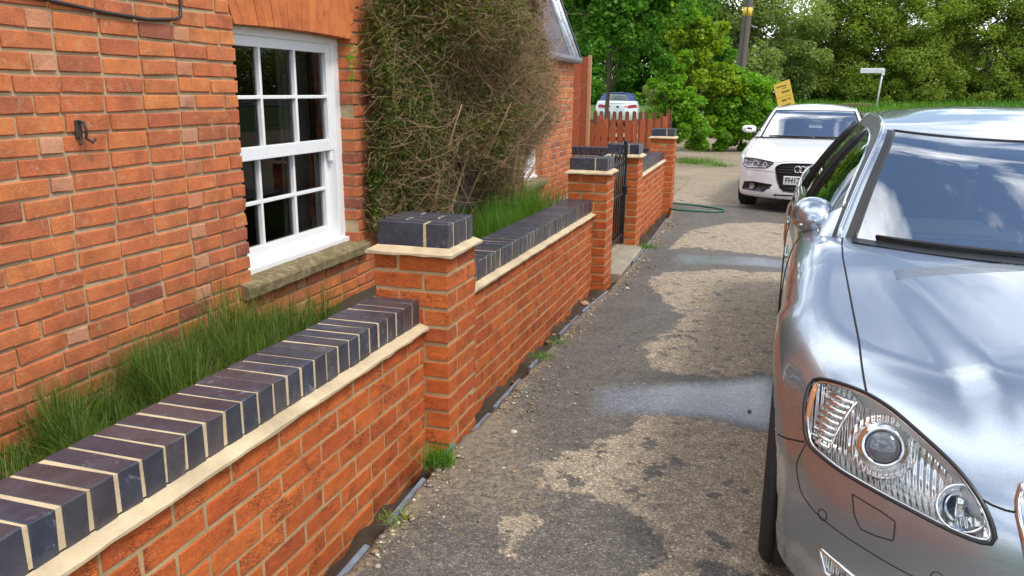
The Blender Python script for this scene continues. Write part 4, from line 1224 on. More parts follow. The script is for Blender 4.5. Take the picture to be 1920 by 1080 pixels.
# far row
def big(name, label, x, y, h, blobs, n, size, m, sd, nb=130, group='tall hedgerow trees across the road', cat='tree'):
    return tree(name, label, (x, y, gz(0, y)), (x, y, h * .7), [(x + a, y + b, c, r) for a, b, c, r in blobs], n, size, m, .16, sd, nb, cat=cat, group=group, rr=(.26, .40), dd=(.62, .92))
big('willow_tree', 'pale grey green willow rising behind the telegraph pole', -.6, 50, 9, [(0, 0, 7, 3.4), (-2.8, 0, 5, 3.0), (2.4, 0, 5.5, 2.8), (.5, -1, 3.2, 2.6), (-3.2, -.5, 2.5, 2.4), (2.4, -1, 2.6, 2.2), (0, 0, 9.5, 2.8), (-3.5, 0, 8.0, 2.6), (0, -1, 1.4, 2.0), (4.0, 0, 4.0, 2.2)], 80000, .165, 'leaf_willow', 91, 240)
HB = [(-3.0, 0, 2.6, 2.3), (-3.0, 0, 4.7, 1.9), (0, 0, 2.8, 2.7), (-.5, 0, 5.6, 2.6), (2.5, 0, 5.6, 2.7), (2.6, -.4, 2.6, 2.6), (.8, 0, 7.2, 2.2), (-1.6, 0, 6.6, 1.9), (-2.6, -1.0, 1.3, 1.6), (-.8, -1.2, 1.3, 1.6), (1, -1.2, 1.3, 1.6), (2.8, -1.2, 1.2, 1.6)]
big('hedge_tree', 'broad olive green hedge tree behind the white signpost', 7.0, 52, 8, HB, 120000, .145, 'leaf_hedge', 92, 330)
big('hedge_tree', 'dark green hedge tree at the right, behind the silver roof', 13.8, 53, 8, [(a_, b_, c_ * 1.06, r_) for a_, b_, c_, r_ in HB] + [(4.6, 0, 3.0, 2.4), (4.6, 0, 6, 2.6)], 120000, .145, 'leaf_hedge', 93, 330)
big('hedge_tree', 'hedge tree at the far right edge of the view', 21.5, 54, 8, [(-2, 0, 2.4, 2.6), (0, 0, 6.2, 3.0), (2.5, 0, 3.0, 2.8), (4.5, 0, 6, 2.8), (0, -.5, 2, 2.4)], 36000, .22, 'leaf_hedge', 94, 160)
big('hedge_tree', 'hazy green tree far behind the parked silver car', -8.0, 46, 8, [(0, 0, 2.6, 2.8), (2.8, 0, 3.0, 2.6), (0, 0, 6.5, 3.0), (3.4, 0, 6.0, 2.8), (-3, 0, 4, 2.8), (2.5, 0, 1.4, 2.0), (5.0, 0, 3.5, 2.2)], 52000, .22, 'leaf_maple', 95, 220)
rgw = np.random.default_rng(98)
nW = 60000; Pw = np.stack([rgw.uniform(-26, 46, nW), rgw.uniform(58, 66, nW), rgw.uniform(0.4, 1, nW)], 1)
Pw[:, 2] = .6 + rgw.uniform(0, 1, nW) * (4.6 + 1.0 * np.sin(Pw[:, 0] * .6) + .8 * np.sin(Pw[:, 0] * 1.7 + 2))
V, F = leaves(Pw, rgw.uniform(.25, .42, nW), rgw, up=.5, aspect=.75)
tag(link('distant_wood', mesh_np('distant_wood', V, F), M['leaf_hedge']), 'distant green wood closing the view behind the hedge trees', None, None, 'stuff')
# rough verge below the hedge
rgv = np.random.default_rng(99)
n = 15000; C = np.stack([rgv.uniform(1.0, 24, n), rgv.uniform(40, 51.5, n), np.zeros(n)], 1)
ok = ~((C[:, 0] > 11.3) & (C[:, 1] > 36.5 + .10 * (C[:, 0] - 12)) & (C[:, 1] < 45.5 + .25 * (C[:, 0] - 12)))
C = C[ok]; C[:, 2] = ground_z(C[:, 0], C[:, 1]) - .02
V, F = blades(C, np.interp(C[:, 1], [40, 47, 50, 52], [.14, .22, .55, .8]), .05, .5, 100, 2)
tag(link('verge_grass', mesh_np('verge_grass', V, F), M['grass_lush']), 'bright green rough grass on the verge below the hedge', None, None, 'stuff')

# ================================================================== POLE AND SIGNS
def pole():
    b = np.array([.25, 27.0, gz(0, 27)]); tp = np.array([.62, 27.2, 9.0])
    root = empty('telegraph_pole', tuple(b), label='tall grey wooden telegraph pole leaning above the bushes', cat='pole')
    t = np.linspace(0, 1, 8)[:, None]; P = b * (1 - t) + tp * t - b
    MB().tube(P, np.linspace(.17, .14, 8), 14).build('shaft', M['pole_wood'], root, True)
    d = (tp - b) / np.linalg.norm(tp - b); z = np.interp(4.05, [b[2], tp[2]], [0, np.linalg.norm(tp - b)])
    MB().tube([d * z, d * (z + .28)], .165, 14).build('band', simple('yellow_band', (.62, .42, .04), .5), root, True)
    MB().tube([d * 1 + np.array([.0, -.165, 0]), d * 8.5 + np.array([0, -.15, 0])], .022, 6).build('cable_cover', M['pole_wood'], root, True)
pole()
def text_mesh(s, size, mat, parent, loc, rot, name='lettering', align='CENTER', font_w=0.0, sx=1.0):
    cu = bpy.data.curves.new('txt', 'FONT'); cu.body = s; cu.size = size; cu.align_x = align; cu.align_y = 'CENTER'
    cu.extrude = .001; cu.resolution_u = 3; cu.offset = font_w
    o = bpy.data.objects.new('txt', cu); COL.objects.link(o)
    dg = bpy.context.evaluated_depsgraph_get(); me = bpy.data.meshes.new_from_object(o.evaluated_get(dg))
    bpy.data.objects.remove(o); bpy.data.curves.remove(cu)
    me.name = name; me.materials.clear(); me.materials.append(mat)
    ob = bpy.data.objects.new(name, me); COL.objects.link(ob); ob.parent = parent; ob.location = loc; ob.rotation_euler = rot; ob.scale = (sx, 1, 1)
    return ob
def yellow_sign():
    y = 20.5; x = 2.22
    root = empty('notice_board', (x, y, gz(0, y)), (0, R(-17), R(-8)), 'yellow notice board tilted above the white car', 'sign')
    ys_ = simple('yellow_sign', (.72, .50, .075), .5, var=.06, nscale=6)
    V = np.array([(sx * .215, yy, z) for yy in (-.008, .008) for (sx, z) in ((-1, 1.22), (1, 1.28), (1, 2.03), (-1, 2.0))])
    F = [(0, 1, 2, 3), (7, 6, 5, 4), (0, 4, 5, 1), (1, 5, 6, 2), (2, 6, 7, 3), (3, 7, 4, 0)]
    link('board', mesh_np('board', V, F), ys_, root)
    MB().cbox((0, .03, .95), (.045, .035, 1.9), .003).build('stake', M['fence_dark'], root)
    ink = simple('sign_ink', (.22, .13, .02), .6, var=.3)
    for z, w, h, dx in ((1.90, .26, .035, -.02), (1.84, .12, .02, .04), (1.74, .22, .05, .06), (1.62, .36, .008, 0), (1.52, .12, .06, -.03), (1.53, .09, .035, .11), (1.38, .24, .045, .0)):
        MB().box((dx, -.0095, z), (w, .002, h)).build('print', ink, root)
yellow_sign()
def finger_sign():
    y = 44.0; x = 1.285 + (1614 - 1438) / 1487.5 * 47.3
    g = gz(0, y); root = empty('street_sign', (x, y, g), (0, 0, R(-6)), 'white finger signpost on the grass verge', 'sign')
    W = simple('sign_white', (.62, .64, .64), .55, var=.1, nscale=5)
    MB().tube([(0, 0, 0), (.06, 0, 1.1), (.13, 0, 2.0)], .045, 8).build('post', W, root, True)
    MB().cbox((.13, 0, 1.82), (.16, .13, .34), .03).build('bracket', W, root)
    MB().cbox((-.40, -.02, 1.90), (1.15, .05, .26), .02).build('arm', W, root)
finger_sign()
lg = empty('timber_beam', (6.0, 45.0, gz(0, 45)), (0, 0, R(-4)), 'old brown timber lying on the verge near the signpost', 'timber')
MB().cbox((0, 0, .10), (1.5, .25, .16), .02).build('beam', bark('old_timber', (.10, .06, .03), (.26, .18, .10)), lg)
MB().cbox((.1, .3, .05), (1.3, .2, .10), .02).build('underside_beam', M['pole_wood'], lg)
# ================================================================== CARS
def spl(xs, ys, n=1500):
    """natural cubic spline sampled to a table -> callable"""
    xs = np.asarray(xs, float); ys = np.asarray(ys, float); N = len(xs); h = np.diff(xs)
    A = np.zeros((N, N)); b = np.zeros(N); A[0, 0] = A[-1, -1] = 1
    for i in range(1, N - 1):
        A[i, i - 1], A[i, i], A[i, i + 1] = h[i - 1], 2 * (h[i - 1] + h[i]), h[i]
        b[i] = 3 * ((ys[i + 1] - ys[i]) / h[i] - (ys[i] - ys[i - 1]) / h[i - 1])
    c = np.linalg.solve(A, b)
    X = np.linspace(xs[0], xs[-1], n); k = np.clip(np.searchsorted(xs, X) - 1, 0, N - 2); t = X - xs[k]
    d = (c[k + 1] - c[k]) / (3 * h[k]); bb = (ys[k + 1] - ys[k]) / h[k] - h[k] * (2 * c[k] + c[k + 1]) / 3
    Y = ys[k] + bb * t + c[k] * t ** 2 + d * t ** 3
    return lambda q: np.interp(q, X, Y)

def smax(a, b, k): return np.maximum(a, b) + np.maximum(k - np.abs(a - b), 0) ** 2 / (4 * k)

def body_fn(p):
    Hc = spl(*p['hood']); Ys = spl(*p['side']); on = spl(*p['nose_z']); orr = spl(*p['tail_z']); Hk = spl(*p['hood_drop'])
    dome = spl(*p['dome_y']) if 'dome_y' in p else None
    L, W = p['L'], p['W']
    na, nex = p['nose']; ta, tex = p['tail']
    wr = p['well_r']
    def F(P):
        s, y, z = P[:, 0], np.abs(P[:, 1]), P[:, 2]
        yr = np.sqrt(y * y + 1e-6)
        H = Hc(s) - Hk(s) * (yr / p['hood_y']) ** 2.4
        if dome is not None:
            fade = smoothstep((1.5 - s) / 1.1)
            H = H + p['dome_h'] * fade * (smoothstep((dome(s) - y) / p.get('dome_w', .16) + .5) - 1)
        top = (z - H) * .96
        Y = Ys(z)
        for (sw, r_, amp, wd) in p['flare']:
            rr = np.hypot(s - sw, z - p['wheel_z'])
            Y = Y + amp * smoothstep((r_ - rr) / wd + .5) * smoothstep((rr - .2) / .1)
        if 'scallop' in p:
            a, zc_, wd = p['scallop']; Y = Y - a * np.exp(-((z - zc_) / wd) ** 2) * smoothstep((s - 1.3) / .4) * smoothstep((L - .9 - s) / .5)
        Y = Y - p['rear_taper'] * smoothstep((s - (L - 1.6)) / 1.6)
        side = y - Y
        yn = yr / W
        sn = na * yn ** nex + on(z); dn = na * nex / W * yn ** (nex - 1)
        front = (sn - s) / np.sqrt(1 + np.minimum(dn, 3) ** 2)
        st = L - ta * yn ** tex - orr(z); dt = ta * tex / W * yn ** (tex - 1)
        rear = (s - st) / np.sqrt(1 + np.minimum(dt, 3) ** 2)
        f = smax(smax(side, front, .16), rear, .14)
        f = smax(f, top, p['top_r'] if np.ndim(p['top_r']) == 0 else np.interp(s, *p['top_r']))
        f = smax(f, p['floor'] - z, .05)
        for sw in p['axles']:
            rr = np.hypot(s - sw, z - p['wheel_z'])
            f = np.maximum(f, np.minimum(wr - rr, y - .60))
        return f
    return F

def grad(F, P, e=.002):
    g = np.zeros_like(P)
    for i in range(3):
        d = np.zeros(3); d[i] = e
        g[:, i] = (F(P + d) - F(P - d)) / (2 * e)
    return g

def surface_nets(F, lo, hi, h):
    n = [int(math.ceil((hi[i] - lo[i]) / h)) + 1 for i in range(3)]
    ax = [lo[i] + h * np.arange(n[i]) for i in range(3)]
    val = np.zeros(n, np.float32)
    YY, ZZ = np.meshgrid(ax[1], ax[2], indexing='ij'); q = np.stack([0 * YY.ravel(), YY.ravel(), ZZ.ravel()], 1)
    for i0 in range(0, n[0], 40):
        sl = ax[0][i0:i0 + 40]
        P = np.repeat(q[None], len(sl), 0); P[:, :, 0] = sl[:, None]
        val[i0:i0 + 40] = F(P.reshape(-1, 3)).reshape(len(sl), n[1], n[2])
    ins = val < 0
    nc = [m - 1 for m in n]
    acc = np.zeros(nc + [3], np.float32); cnt = np.zeros(nc, np.float32)
    for a in range(3):
        o = [i for i in range(3) if i != a]
        sl0 = [slice(None)] * 3; sl1 = [slice(None)] * 3; sl0[a] = slice(0, -1); sl1[a] = slice(1, None)
        v0, v1 = val[tuple(sl0)], val[tuple(sl1)]
        cr = (v0 < 0) != (v1 < 0); t = np.where(cr, v0 / np.where(cr, v0 - v1, 1), 0)
        I = np.argwhere(cr); tt = t[cr]
        pos = I.astype(np.float32); pos[:, a] += tt
        for d0 in (0, -1):
            for d1 in (0, -1):
                J = I.copy(); J[:, o[0]] += d0; J[:, o[1]] += d1
                ok = np.all((J >= 0) & (J < np.array(nc)), 1)
                k = (J[ok, 0], J[ok, 1], J[ok, 2])
                np.add.at(acc, k, pos[ok]); np.add.at(cnt, k, 1)
    m = cnt > 0; idx = -np.ones(nc, np.int64); idx[m] = np.arange(m.sum())
    V = (acc[m] / cnt[m][:, None]) * h + np.array(lo)
    Fs = []
    for a in range(3):
        b, c = (a + 1) % 3, (a + 2) % 3
        sl0 = [slice(None)] * 3; sl1 = [slice(None)] * 3; sl0[a] = slice(0, -1); sl1[a] = slice(1, None)
        i0, i1 = ins[tuple(sl0)], ins[tuple(sl1)]
        I = np.argwhere(i0 != i1)
        ok = (I[:, b] > 0) & (I[:, c] > 0) & (I[:, b] < nc[b]) & (I[:, c] < nc[c]) & (I[:, a] < nc[a]); I = I[ok]
        fl = i0[tuple(I.T)]
        def g(db, dc):
            J = I.copy(); J[:, b] -= db; J[:, c] -= dc; return idx[J[:, 0], J[:, 1], J[:, 2]]
        q = np.stack([g(1, 1), g(0, 1), g(0, 0), g(1, 0)], 1)
        q[~fl] = q[~fl][:, ::-1]; Fs.append(q)
    Q = np.concatenate(Fs); Q = Q[(Q >= 0).all(1)]
    for _ in range(4):
        f = F(V); g_ = grad(F, V); gg = (g_ ** 2).sum(1); st = (f / np.maximum(gg, .1))[:, None] * g_
        ln = np.linalg.norm(st, axis=1, keepdims=True); V = V - st * np.minimum(1, .5 * h / np.maximum(ln, 1e-9))
    return V, Q

def pip(poly, X, Y): return sdf_poly(poly, X, Y) > 0

class Frame2D:
    """2D coordinates on a plane square to direction n (pointing out of the car)"""
    def __init__(s, n):
        s.n = np.array(n, float) / np.linalg.norm(n); s.u = np.cross([0, 0, 1.], s.n); s.u /= np.linalg.norm(s.u); s.v = np.cross(s.n, s.u)
    def to2(s, P): return np.stack([P @ s.u, P @ s.v], 1)
    def cast(s, F, Q2, start=None, step=.012):
        """first hit of the body coming from outside along -n"""
        start = (2.5 if s.n[0] < .3 else 6.0) if start is None else start
        base = Q2[:, :1] * s.u + Q2[:, 1:2] * s.v
        d = np.full(len(Q2), start); done = np.zeros(len(Q2), bool)
        for _ in range(600):
            f = F(base + d[:, None] * s.n); done |= f < .0005
            d = np.where(done, d, d - np.maximum(np.minimum(f * .7, .03), .0008))
            if done.all(): break
        for _ in range(6): d = d - F(base + d[:, None] * s.n) * .7
        return base + d[:, None] * s.n

def resample(poly, n, close=True):
    P = np.asarray(poly, float); Q = np.concatenate([P, P[:1]]) if close else P
    L = np.concatenate([[0], np.cumsum(np.linalg.norm(np.diff(Q, axis=0), axis=1))])
    t = np.linspace(0, L[-1], n + 1)[:-1] if close else np.linspace(0, L[-1], n)
    return np.stack([np.interp(t, L, Q[:, i]) for i in range(Q.shape[1])], 1)

def snap_rows(P, n=3):
    for _ in range(n): P[1:-1] = (P[:-2] + 2 * P[1:-1] + P[2:]) / 4
    return P

class Car:
    def __init__(s, name, label, loc, rot, p, paint, h):
        s.p = p; s.F = body_fn(p); s.paint = paint; s.h = h
        s.root = empty(name, loc, rot, label, 'car')
        s.V, s.Q = surface_nets(s.F, (-.06, -1.04, p['floor'] - .06), (p['L'] + .06, 1.04, p['ztop']), h)
        s.dead = np.zeros(len(s.Q), bool)
    # car coordinates (s back from the nose, y to the car's right, z up) -> object space: X = -y, Y = s
    @staticmethod
    def loc3(P): P = np.asarray(P, float); return np.stack([-P[..., 1], P[..., 0], P[..., 2]], -1)
    def add(s, name, V, F, mat, parent=None, smooth=True, flip=True):
        F = [tuple(f) for f in F]
        return link(name, mesh_np(name, s.loc3(V), F, smooth), mat, parent or s.root)
    def tube(s, name, pts, r, mat, parent=None, n=6, close=False):
        V, F = tube(np.asarray(pts, float), r, n, close); return s.add(name, V, F, mat, parent)
    def project(s, P, it=6):
        P = np.array(P, float)
        for _ in range(it):
            f = s.F(P); g = grad(s.F, P); P = P - (f / np.maximum((g ** 2).sum(1), .2))[:, None] * g
        return P
    def seam(s, name, pts, r=.0026, mat=None, mirror=True, n=60, sink=0.0):
        P = resample(pts, n, False); P = snap_rows(P, 4); P = s.project(P)
        if sink: g = grad(s.F, P); P = P - sink * g / np.linalg.norm(g, axis=1, keepdims=True)
        s.tube(name, P, r, mat or M['seam'])
        if mirror: s.tube(name, P * np.array([1, -1, 1]), r, mat or M['seam'])
        return P
    def cut(s, frame, poly2, side=None, dmin=None, keep=False):
        """open the body inside a 2D outline (after pulling nearby vertices onto the outline)"""
        for sg in ((1, -1) if side is None else (side,)):
            W = s.V * np.array([1, sg, 1]); q = frame.to2(W); dep = W @ frame.n
            bb = (q.min(0), q.max(0)); po = np.asarray(poly2)
            near = (q[:, 0] > po[:, 0].min() - .05) & (q[:, 0] < po[:, 0].max() + .05) & (q[:, 1] > po[:, 1].min() - .05) & (q[:, 1] < po[:, 1].max() + .05) & (dep > (dmin if dmin is not None else -9))
            g = grad(s.F, W); near &= (g @ frame.n) > .12
            ii = np.where(near)[0]
            Q2 = q[ii]; best = np.full(len(ii), 1e9); tgt = Q2.copy()
            for k in range(len(po)):
                a, b = po[k], po[(k + 1) % len(po)]; e = b - a
                t = np.clip(((Q2 - a) @ e) / max(e @ e, 1e-12), 0, 1); c = a + t[:, None] * e; d = np.linalg.norm(Q2 - c, axis=1)
                m = d < best; best[m] = d[m]; tgt[m] = c[m]
            mv = best < .62 * s.h
            if mv.any():
                NP = W[ii[mv]] + (tgt[mv] - Q2[mv]) @ np.stack([frame.u, frame.v]); NP = s.project(NP, 3)
                s.V[ii[mv]] = NP * np.array([1, sg, 1])
            W = s.V * np.array([1, sg, 1]); ok = np.zeros(len(s.V), bool); ok[ii] = True
            cen = W[s.Q].mean(1); c2 = frame.to2(cen)
            s.dead |= pip(po, c2[:, 0], c2[:, 1]) & ok[s.Q].all(1)
    def disc(s, frame, poly2, rings=(1, .8, .6, .4, .2, .02), n=64, lift=0.0, depth=None):
        """patch following the body inside an outline; depth(f) pushes it inward (f = 1 at the rim)"""
        po = resample(poly2, n); c = po.mean(0)
        R3 = []
        for f in rings:
            q = c + (po - c) * f; P = frame.cast(s.F, q)
            dd = (depth(f) if depth else 0) - lift
            R3.append(P - frame.n * dd)
        V = np.concatenate(R3); F = []
        for i in range(len(rings) - 1):
            for k in range(n):
                l = (k + 1) % n; F.append((i * n + k, i * n + l, (i + 1) * n + l, (i + 1) * n + k))
        F.append(tuple((len(rings) - 1) * n + k for k in range(n)))
        return V, F, R3[0]
    def finish(s, classify):
        """split the shell into its panels; all share the analytic normals so the joins stay smooth"""
        cen = s.V[s.Q].mean(1); nr = grad(s.F, s.V); nr /= np.maximum(np.linalg.norm(nr, axis=1, keepdims=True), 1e-6)
        fn = nr[s.Q].mean(1)
        tagv = classify(cen, fn)
        # flat facets where the wheel wells meet the side: use geometric normals there
        for nm in sorted(set(tagv)):
            sel = (tagv == nm) & ~s.dead
            if nm == '' or not sel.any(): continue
            Q = s.Q[sel]; u, inv = np.unique(Q, return_inverse=True); Q = inv.reshape(-1, 4)
            mat = s.paint if nm != 'wheel_well' and nm != 'underbody' else M['black_plastic']
            name = nm.split('#')[0]
            me = mesh_np(name, s.loc3(s.V[u]), Q, True); me.materials.append(mat)
            nn = s.loc3(nr[u])
            me.normals_split_custom_set_from_vertices([tuple(map(float, v)) for v in nn])
            link(name, me, None, s.root)

def lathe(prof, n=40):
    """prof: (radius, axial) -> mesh about the local y axis (car y), centred"""
    a = np.linspace(0, 2 * np.pi, n, endpoint=False); V = []; m = len(prof); F = []
    for t in a:
        for (r, w) in prof: V.append((r * math.cos(t), w, r * math.sin(t)))
    for i in range(n):
        j = (i + 1) % n
        for k in range(m - 1): F.append((i * m + k, i * m + k + 1, j * m + k + 1, j * m + k))
    return np.array(V), F

def wheel(car, sx, y, r, w, rim_r, mats, spokes=10, sgn=1, steer=0.0):
    e = empty('wheel', car.loc3(np.array([sx, y * sgn, r])), (0, 0, steer), parent=car.root)
    prof = [(rim_r, -w / 2 + .012), (rim_r + .02, -w / 2 + .002), (r - .035, -w / 2 - .004), (r - .012, -w / 2 + .010), (r - .001, -w / 2 + .035)]
    for g in np.linspace(-w / 2 + .05, w / 2 - .05, 4): prof += [(r, g - .012), (r, g + .008), (r - .007, g + .010), (r - .007, g + .016)]
    prof += [(r - .001, w / 2 - .035), (r - .012, w / 2 - .010), (r - .035, w / 2 + .004), (rim_r + .02, w / 2 - .002), (rim_r, w / 2 - .012)]
    V, F = lathe(prof, 56); link('tyre', mesh_np('tyre', car.loc3(V), F, True), M['black_rubber'], e)
    o = w / 2 * sgn
    pr = [(rim_r + .004, o - .010 * sgn), (rim_r - .004, o + .001 * sgn), (rim_r - .016, o - .002 * sgn), (rim_r - .022, o - .020 * sgn), (rim_r - .03, o - .17 * sgn)]
    m = MB(); V, F = lathe(pr, 48); m.add(car.loc3(V), F)
    for i in range(spokes):
        t = 2 * math.pi * i / spokes
        ax = np.array([math.cos(t), 0, math.sin(t)]); tn = np.array([-math.sin(t), 0, math.cos(t)]); yy = np.array([0, 1., 0])
        P = []
        for (rr, hw, dp) in ((.05, .030, .030), (rim_r * .6, .018, .022), (rim_r - .01, .028, .012)):
            c = ax * rr + yy * (o - (dp) * sgn)
            P += [c - tn * hw, c + tn * hw, c + tn * hw * .6 - yy * .03 * sgn, c - tn * hw * .6 - yy * .03 * sgn]
        F = []
        for k in range(2):
            for q in range(4): F.append((k * 4 + q, k * 4 + (q + 1) % 4, (k + 1) * 4 + (q + 1) % 4, (k + 1) * 4 + q))
        m.add(car.loc3(np.array(P)), F)
    V, F = lathe([(.001, o - .012 * sgn), (.045, o - .014 * sgn), (.06, o - .03 * sgn), (.06, o - .06 * sgn)], 24); m.add(car.loc3(V), F)
    m.build('rim', mats, e, True)
    V, F = lathe([(.02, o - .09 * sgn), (.165, o - .09 * sgn), (.165, o - .11 * sgn), (.02, o - .11 * sgn)], 32)
    link('brake_disc', mesh_np('brake_disc', car.loc3(V), F, True), M['brushed'], e)
    return e

def greenhouse(car, g, glassm, sidem):
    """g: centre line C(u), rail R(u), belt B(u) as (s,y,z) control lists; u marks windscreen / roof / rear screen"""
    nu = g['nu']; U = np.linspace(0, 1, nu)
    def curve(pts): 
        t = [q[0] for q in pts]; return [spl(t, [q[1 + i] for q in pts]) for i in range(3)]
    C, Rr, B = (curve(g[k]) for k in ('C', 'R', 'B'))
    ev = lambda c: np.stack([f(U) for f in c], 1)
    c_, r_, b_ = ev(C), ev(Rr), ev(B)
    ntop = 29; tg = g.get('tg', .86); T = np.concatenate([[-1, -(1 + tg) / 2 - .005], np.linspace(-tg, tg, ntop - 4), [(1 + tg) / 2 + .005, 1]])
    a = np.abs(T)[None, :, None]
    top = c_[:, None] * (1 - a ** 2.2) + (r_ * 1.0)[:, None] * a ** 2.2
    top[:, :, 1] = r_[:, None, 1] * T[None]
    ns = 9; S = np.linspace(0, 1, ns)[None, :, None]
    side = r_[:, None] * (1 - S) + b_[:, None] * S
    side[:, :, 1] += (g['bow'] * 4 * S * (1 - S))[..., 0]
    def grid(A): 
        n, m = A.shape[:2]; V = A.reshape(-1, 3)
        return V, [(i * m + j, (i + 1) * m + j, (i + 1) * m + j + 1, i * m + j + 1) for i in range(n - 1) for j in range(m - 1)]
    iw, ir = int(round(g['uw'] * (nu - 1))), int(round(g['ur'] * (nu - 1)))
    e = g.get('edge', 2)
    car.add('windscreen', *grid(top[:iw + 1, e:ntop - e]), glassm)
    car.add('roof', *grid(top[iw:ir + 1]), g.get('roofm', car.paint))
    car.add('rear_window', *grid(top[ir:, e:ntop - e]), sidem)
    for sg, sl in ((1, slice(ntop - e - 1, ntop)), (-1, slice(0, e + 1))):
        jo = slice(ntop - 2, ntop) if sg > 0 else slice(0, 2); ji = slice(ntop - e - 1, ntop - 1) if sg > 0 else slice(1, e + 1)
        car.add('pillar', *grid(top[:iw + 1, jo]), g.get('roofm', car.paint)); car.add('screen_border', *grid(top[:iw + 1, ji]), M['black_plastic']); car.add('pillar', *grid(top[ir:, sl]), g.get('roofm', car.paint))
    # black rim round the screens
    fr = M['black_plastic']
    def line(P, r, nm='seal', m=fr): car.tube(nm, P, r, m, None, 6)
    line(top[iw, e:ntop - e], .006); line(top[0, e:ntop - e] + np.array([-.002, 0, -.004]), .010)
    for j in (e, ntop - 1 - e): line(top[:iw + 1, j], .0065)
    line(top[ir, e:ntop - e], .006)
    for sg in (1, -1):
        sd = side * np.array([1, sg, 1])
        i0, i1 = g['ia'], g['ic']
        car.add('side_frame', *grid(sd[:, :2]), g.get('framem', M['black_plastic']))
        car.add('side_window', *grid(sd[i0:i1 + 1, 1:]), sidem)
        if i0 > 0: car.add('quarter', *grid(sd[:i0 + 1, 1:]), g.get('roofm', car.paint))
        car.add('rear_pillar', *grid(sd[i1:, 1:]), g.get('roofm', car.paint))
        line(r_ * np.array([1, sg, 1]) + np.array([0, 0, .003]), .009, 'roof_rail', g.get('railm', car.paint))
        line(sd[i0:i1 + 1, 1], .006, 'window_trim', M['chrome'])
        line(sd[2:i1 + 4, -1], .008, 'belt_trim', M['chrome'])
        for k in g['b_posts']:
            P = sd[k, 1:]; line(P + np.array([0, .004 * sg, 0]), .022, 'door_post')
    return top, side, c_, r_, b_

M['chrome'] = simple('chrome', (.80, .81, .83), .08, 1.0, var=.02)
M['brushed'] = simple('brushed_metal', (.45, .46, .47), .35, 1.0, var=.1)
M['seam'] = simple('gap_or_crease', (.006, .006, .007), .7, var=.1)
M['interior'] = simple('car_interior', (.30, .34, .32), .7, var=.15)
M['seat'] = simple('car_seat', (.30, .31, .28), .75, var=.1)
M['reflector'] = simple('lamp_reflector', (.88, .88, .87), .10, 1.0, var=.05, nscale=40)
M['lamp_dark'] = simple('lamp_black', (.02, .02, .022), .25)
M['amber'] = simple('amber_plastic', (.55, .23, .10), .25)
M['red_lens'] = simple('red_lens', (.30, .012, .015), .2)
def paint(name, col, metal, rough, flake=0.0, ior=1.5):
    t = NT(name)
    t.set(Base_Color=(*col,), Metallic=metal, Roughness=rough, Coat_Weight=1.0, Coat_Roughness=.02, Coat_IOR=ior)
    if flake:
        v = t.voro(1400, t.obj(), "Color"); n = t.n.new("ShaderNodeSeparateColor"); t.l.new(v, n.inputs[0])
        t.set(Base_Color=t.mix(1.0, (*col,), t.ramp(n.outputs[0], [(0, 1 - flake), (1, 1 + flake)]), 'MULTIPLY'))
    # faint road film
    d = t.ramp(t.noise(3, 5, .6), [(.4, 0.0), (.75, .025)]); t.set(Coat_Roughness=d)
    return t.m
M['silver_paint'] = paint('silver_blue_paint', (.385, .44, .51), .84, .27, .16, 1.65)
M['white_car'] = paint('white_car_paint', (.82, .82, .82), 0.0, .35)
M['pale_silver'] = paint('pale_silver_paint', (.60, .66, .66), .35, .35)

# ---------------------------------------------------------------- big silver saloon (front right)
saloon = dict(L=5.08, W=.935, floor=.17, ztop=1.2, wheel_z=.335, axles=(.90, 3.93), well_r=.372, hood_y=.735, top_r=([0, .3, 1.2, 1.6, 4.2, 4.6, 5.1], [.10, .12, .12, .07, .07, .12, .12]),
    hood=([-.1, .08, .30, .60, 1.0, 1.3, 1.6, 2.0, 3.0, 4.1, 4.4, 5.0, 5.2], [.715, .760, .835, .888, .940, .975, .990, .995, 1.0, 1.02, 1.055, 1.05, 1.03]),
    hood_drop=([-.1, .15, .4, .8, 1.3, 1.6, 5.2], [.030, .036, .040, .036, .026, .02, .02]),
    side=([.0, .15, .25, .4, .55, .70, .80, .90, 1.0, 1.2], [.86, .872, .892, .905, .914, .920, .914, .892, .852, .75]),
    nose_z=([.0, .15, .25, .38, .5, .6, .7, .8, .95, 1.2], [.075, .045, .012, .0, .006, .030, .085, .17, .30, .5]),
    tail_z=([.0, .2, .4, .6, .8, 1.0, 1.2], [.12, .05, .0, .0, .03, .08, .15]), nose=(.50, 2.35), tail=(.42, 2.6),
    flare=[(.90, .475, .014, .07), (3.93, .475, .016, .07)], scallop=(.010, .50, .09), rear_taper=.035, dome_y=([-.1, .1, .5, 1.0, 1.5, 5.2], [.42, .44, .50, .585, .66, .66]), dome_h=.030, dome_w=.11)
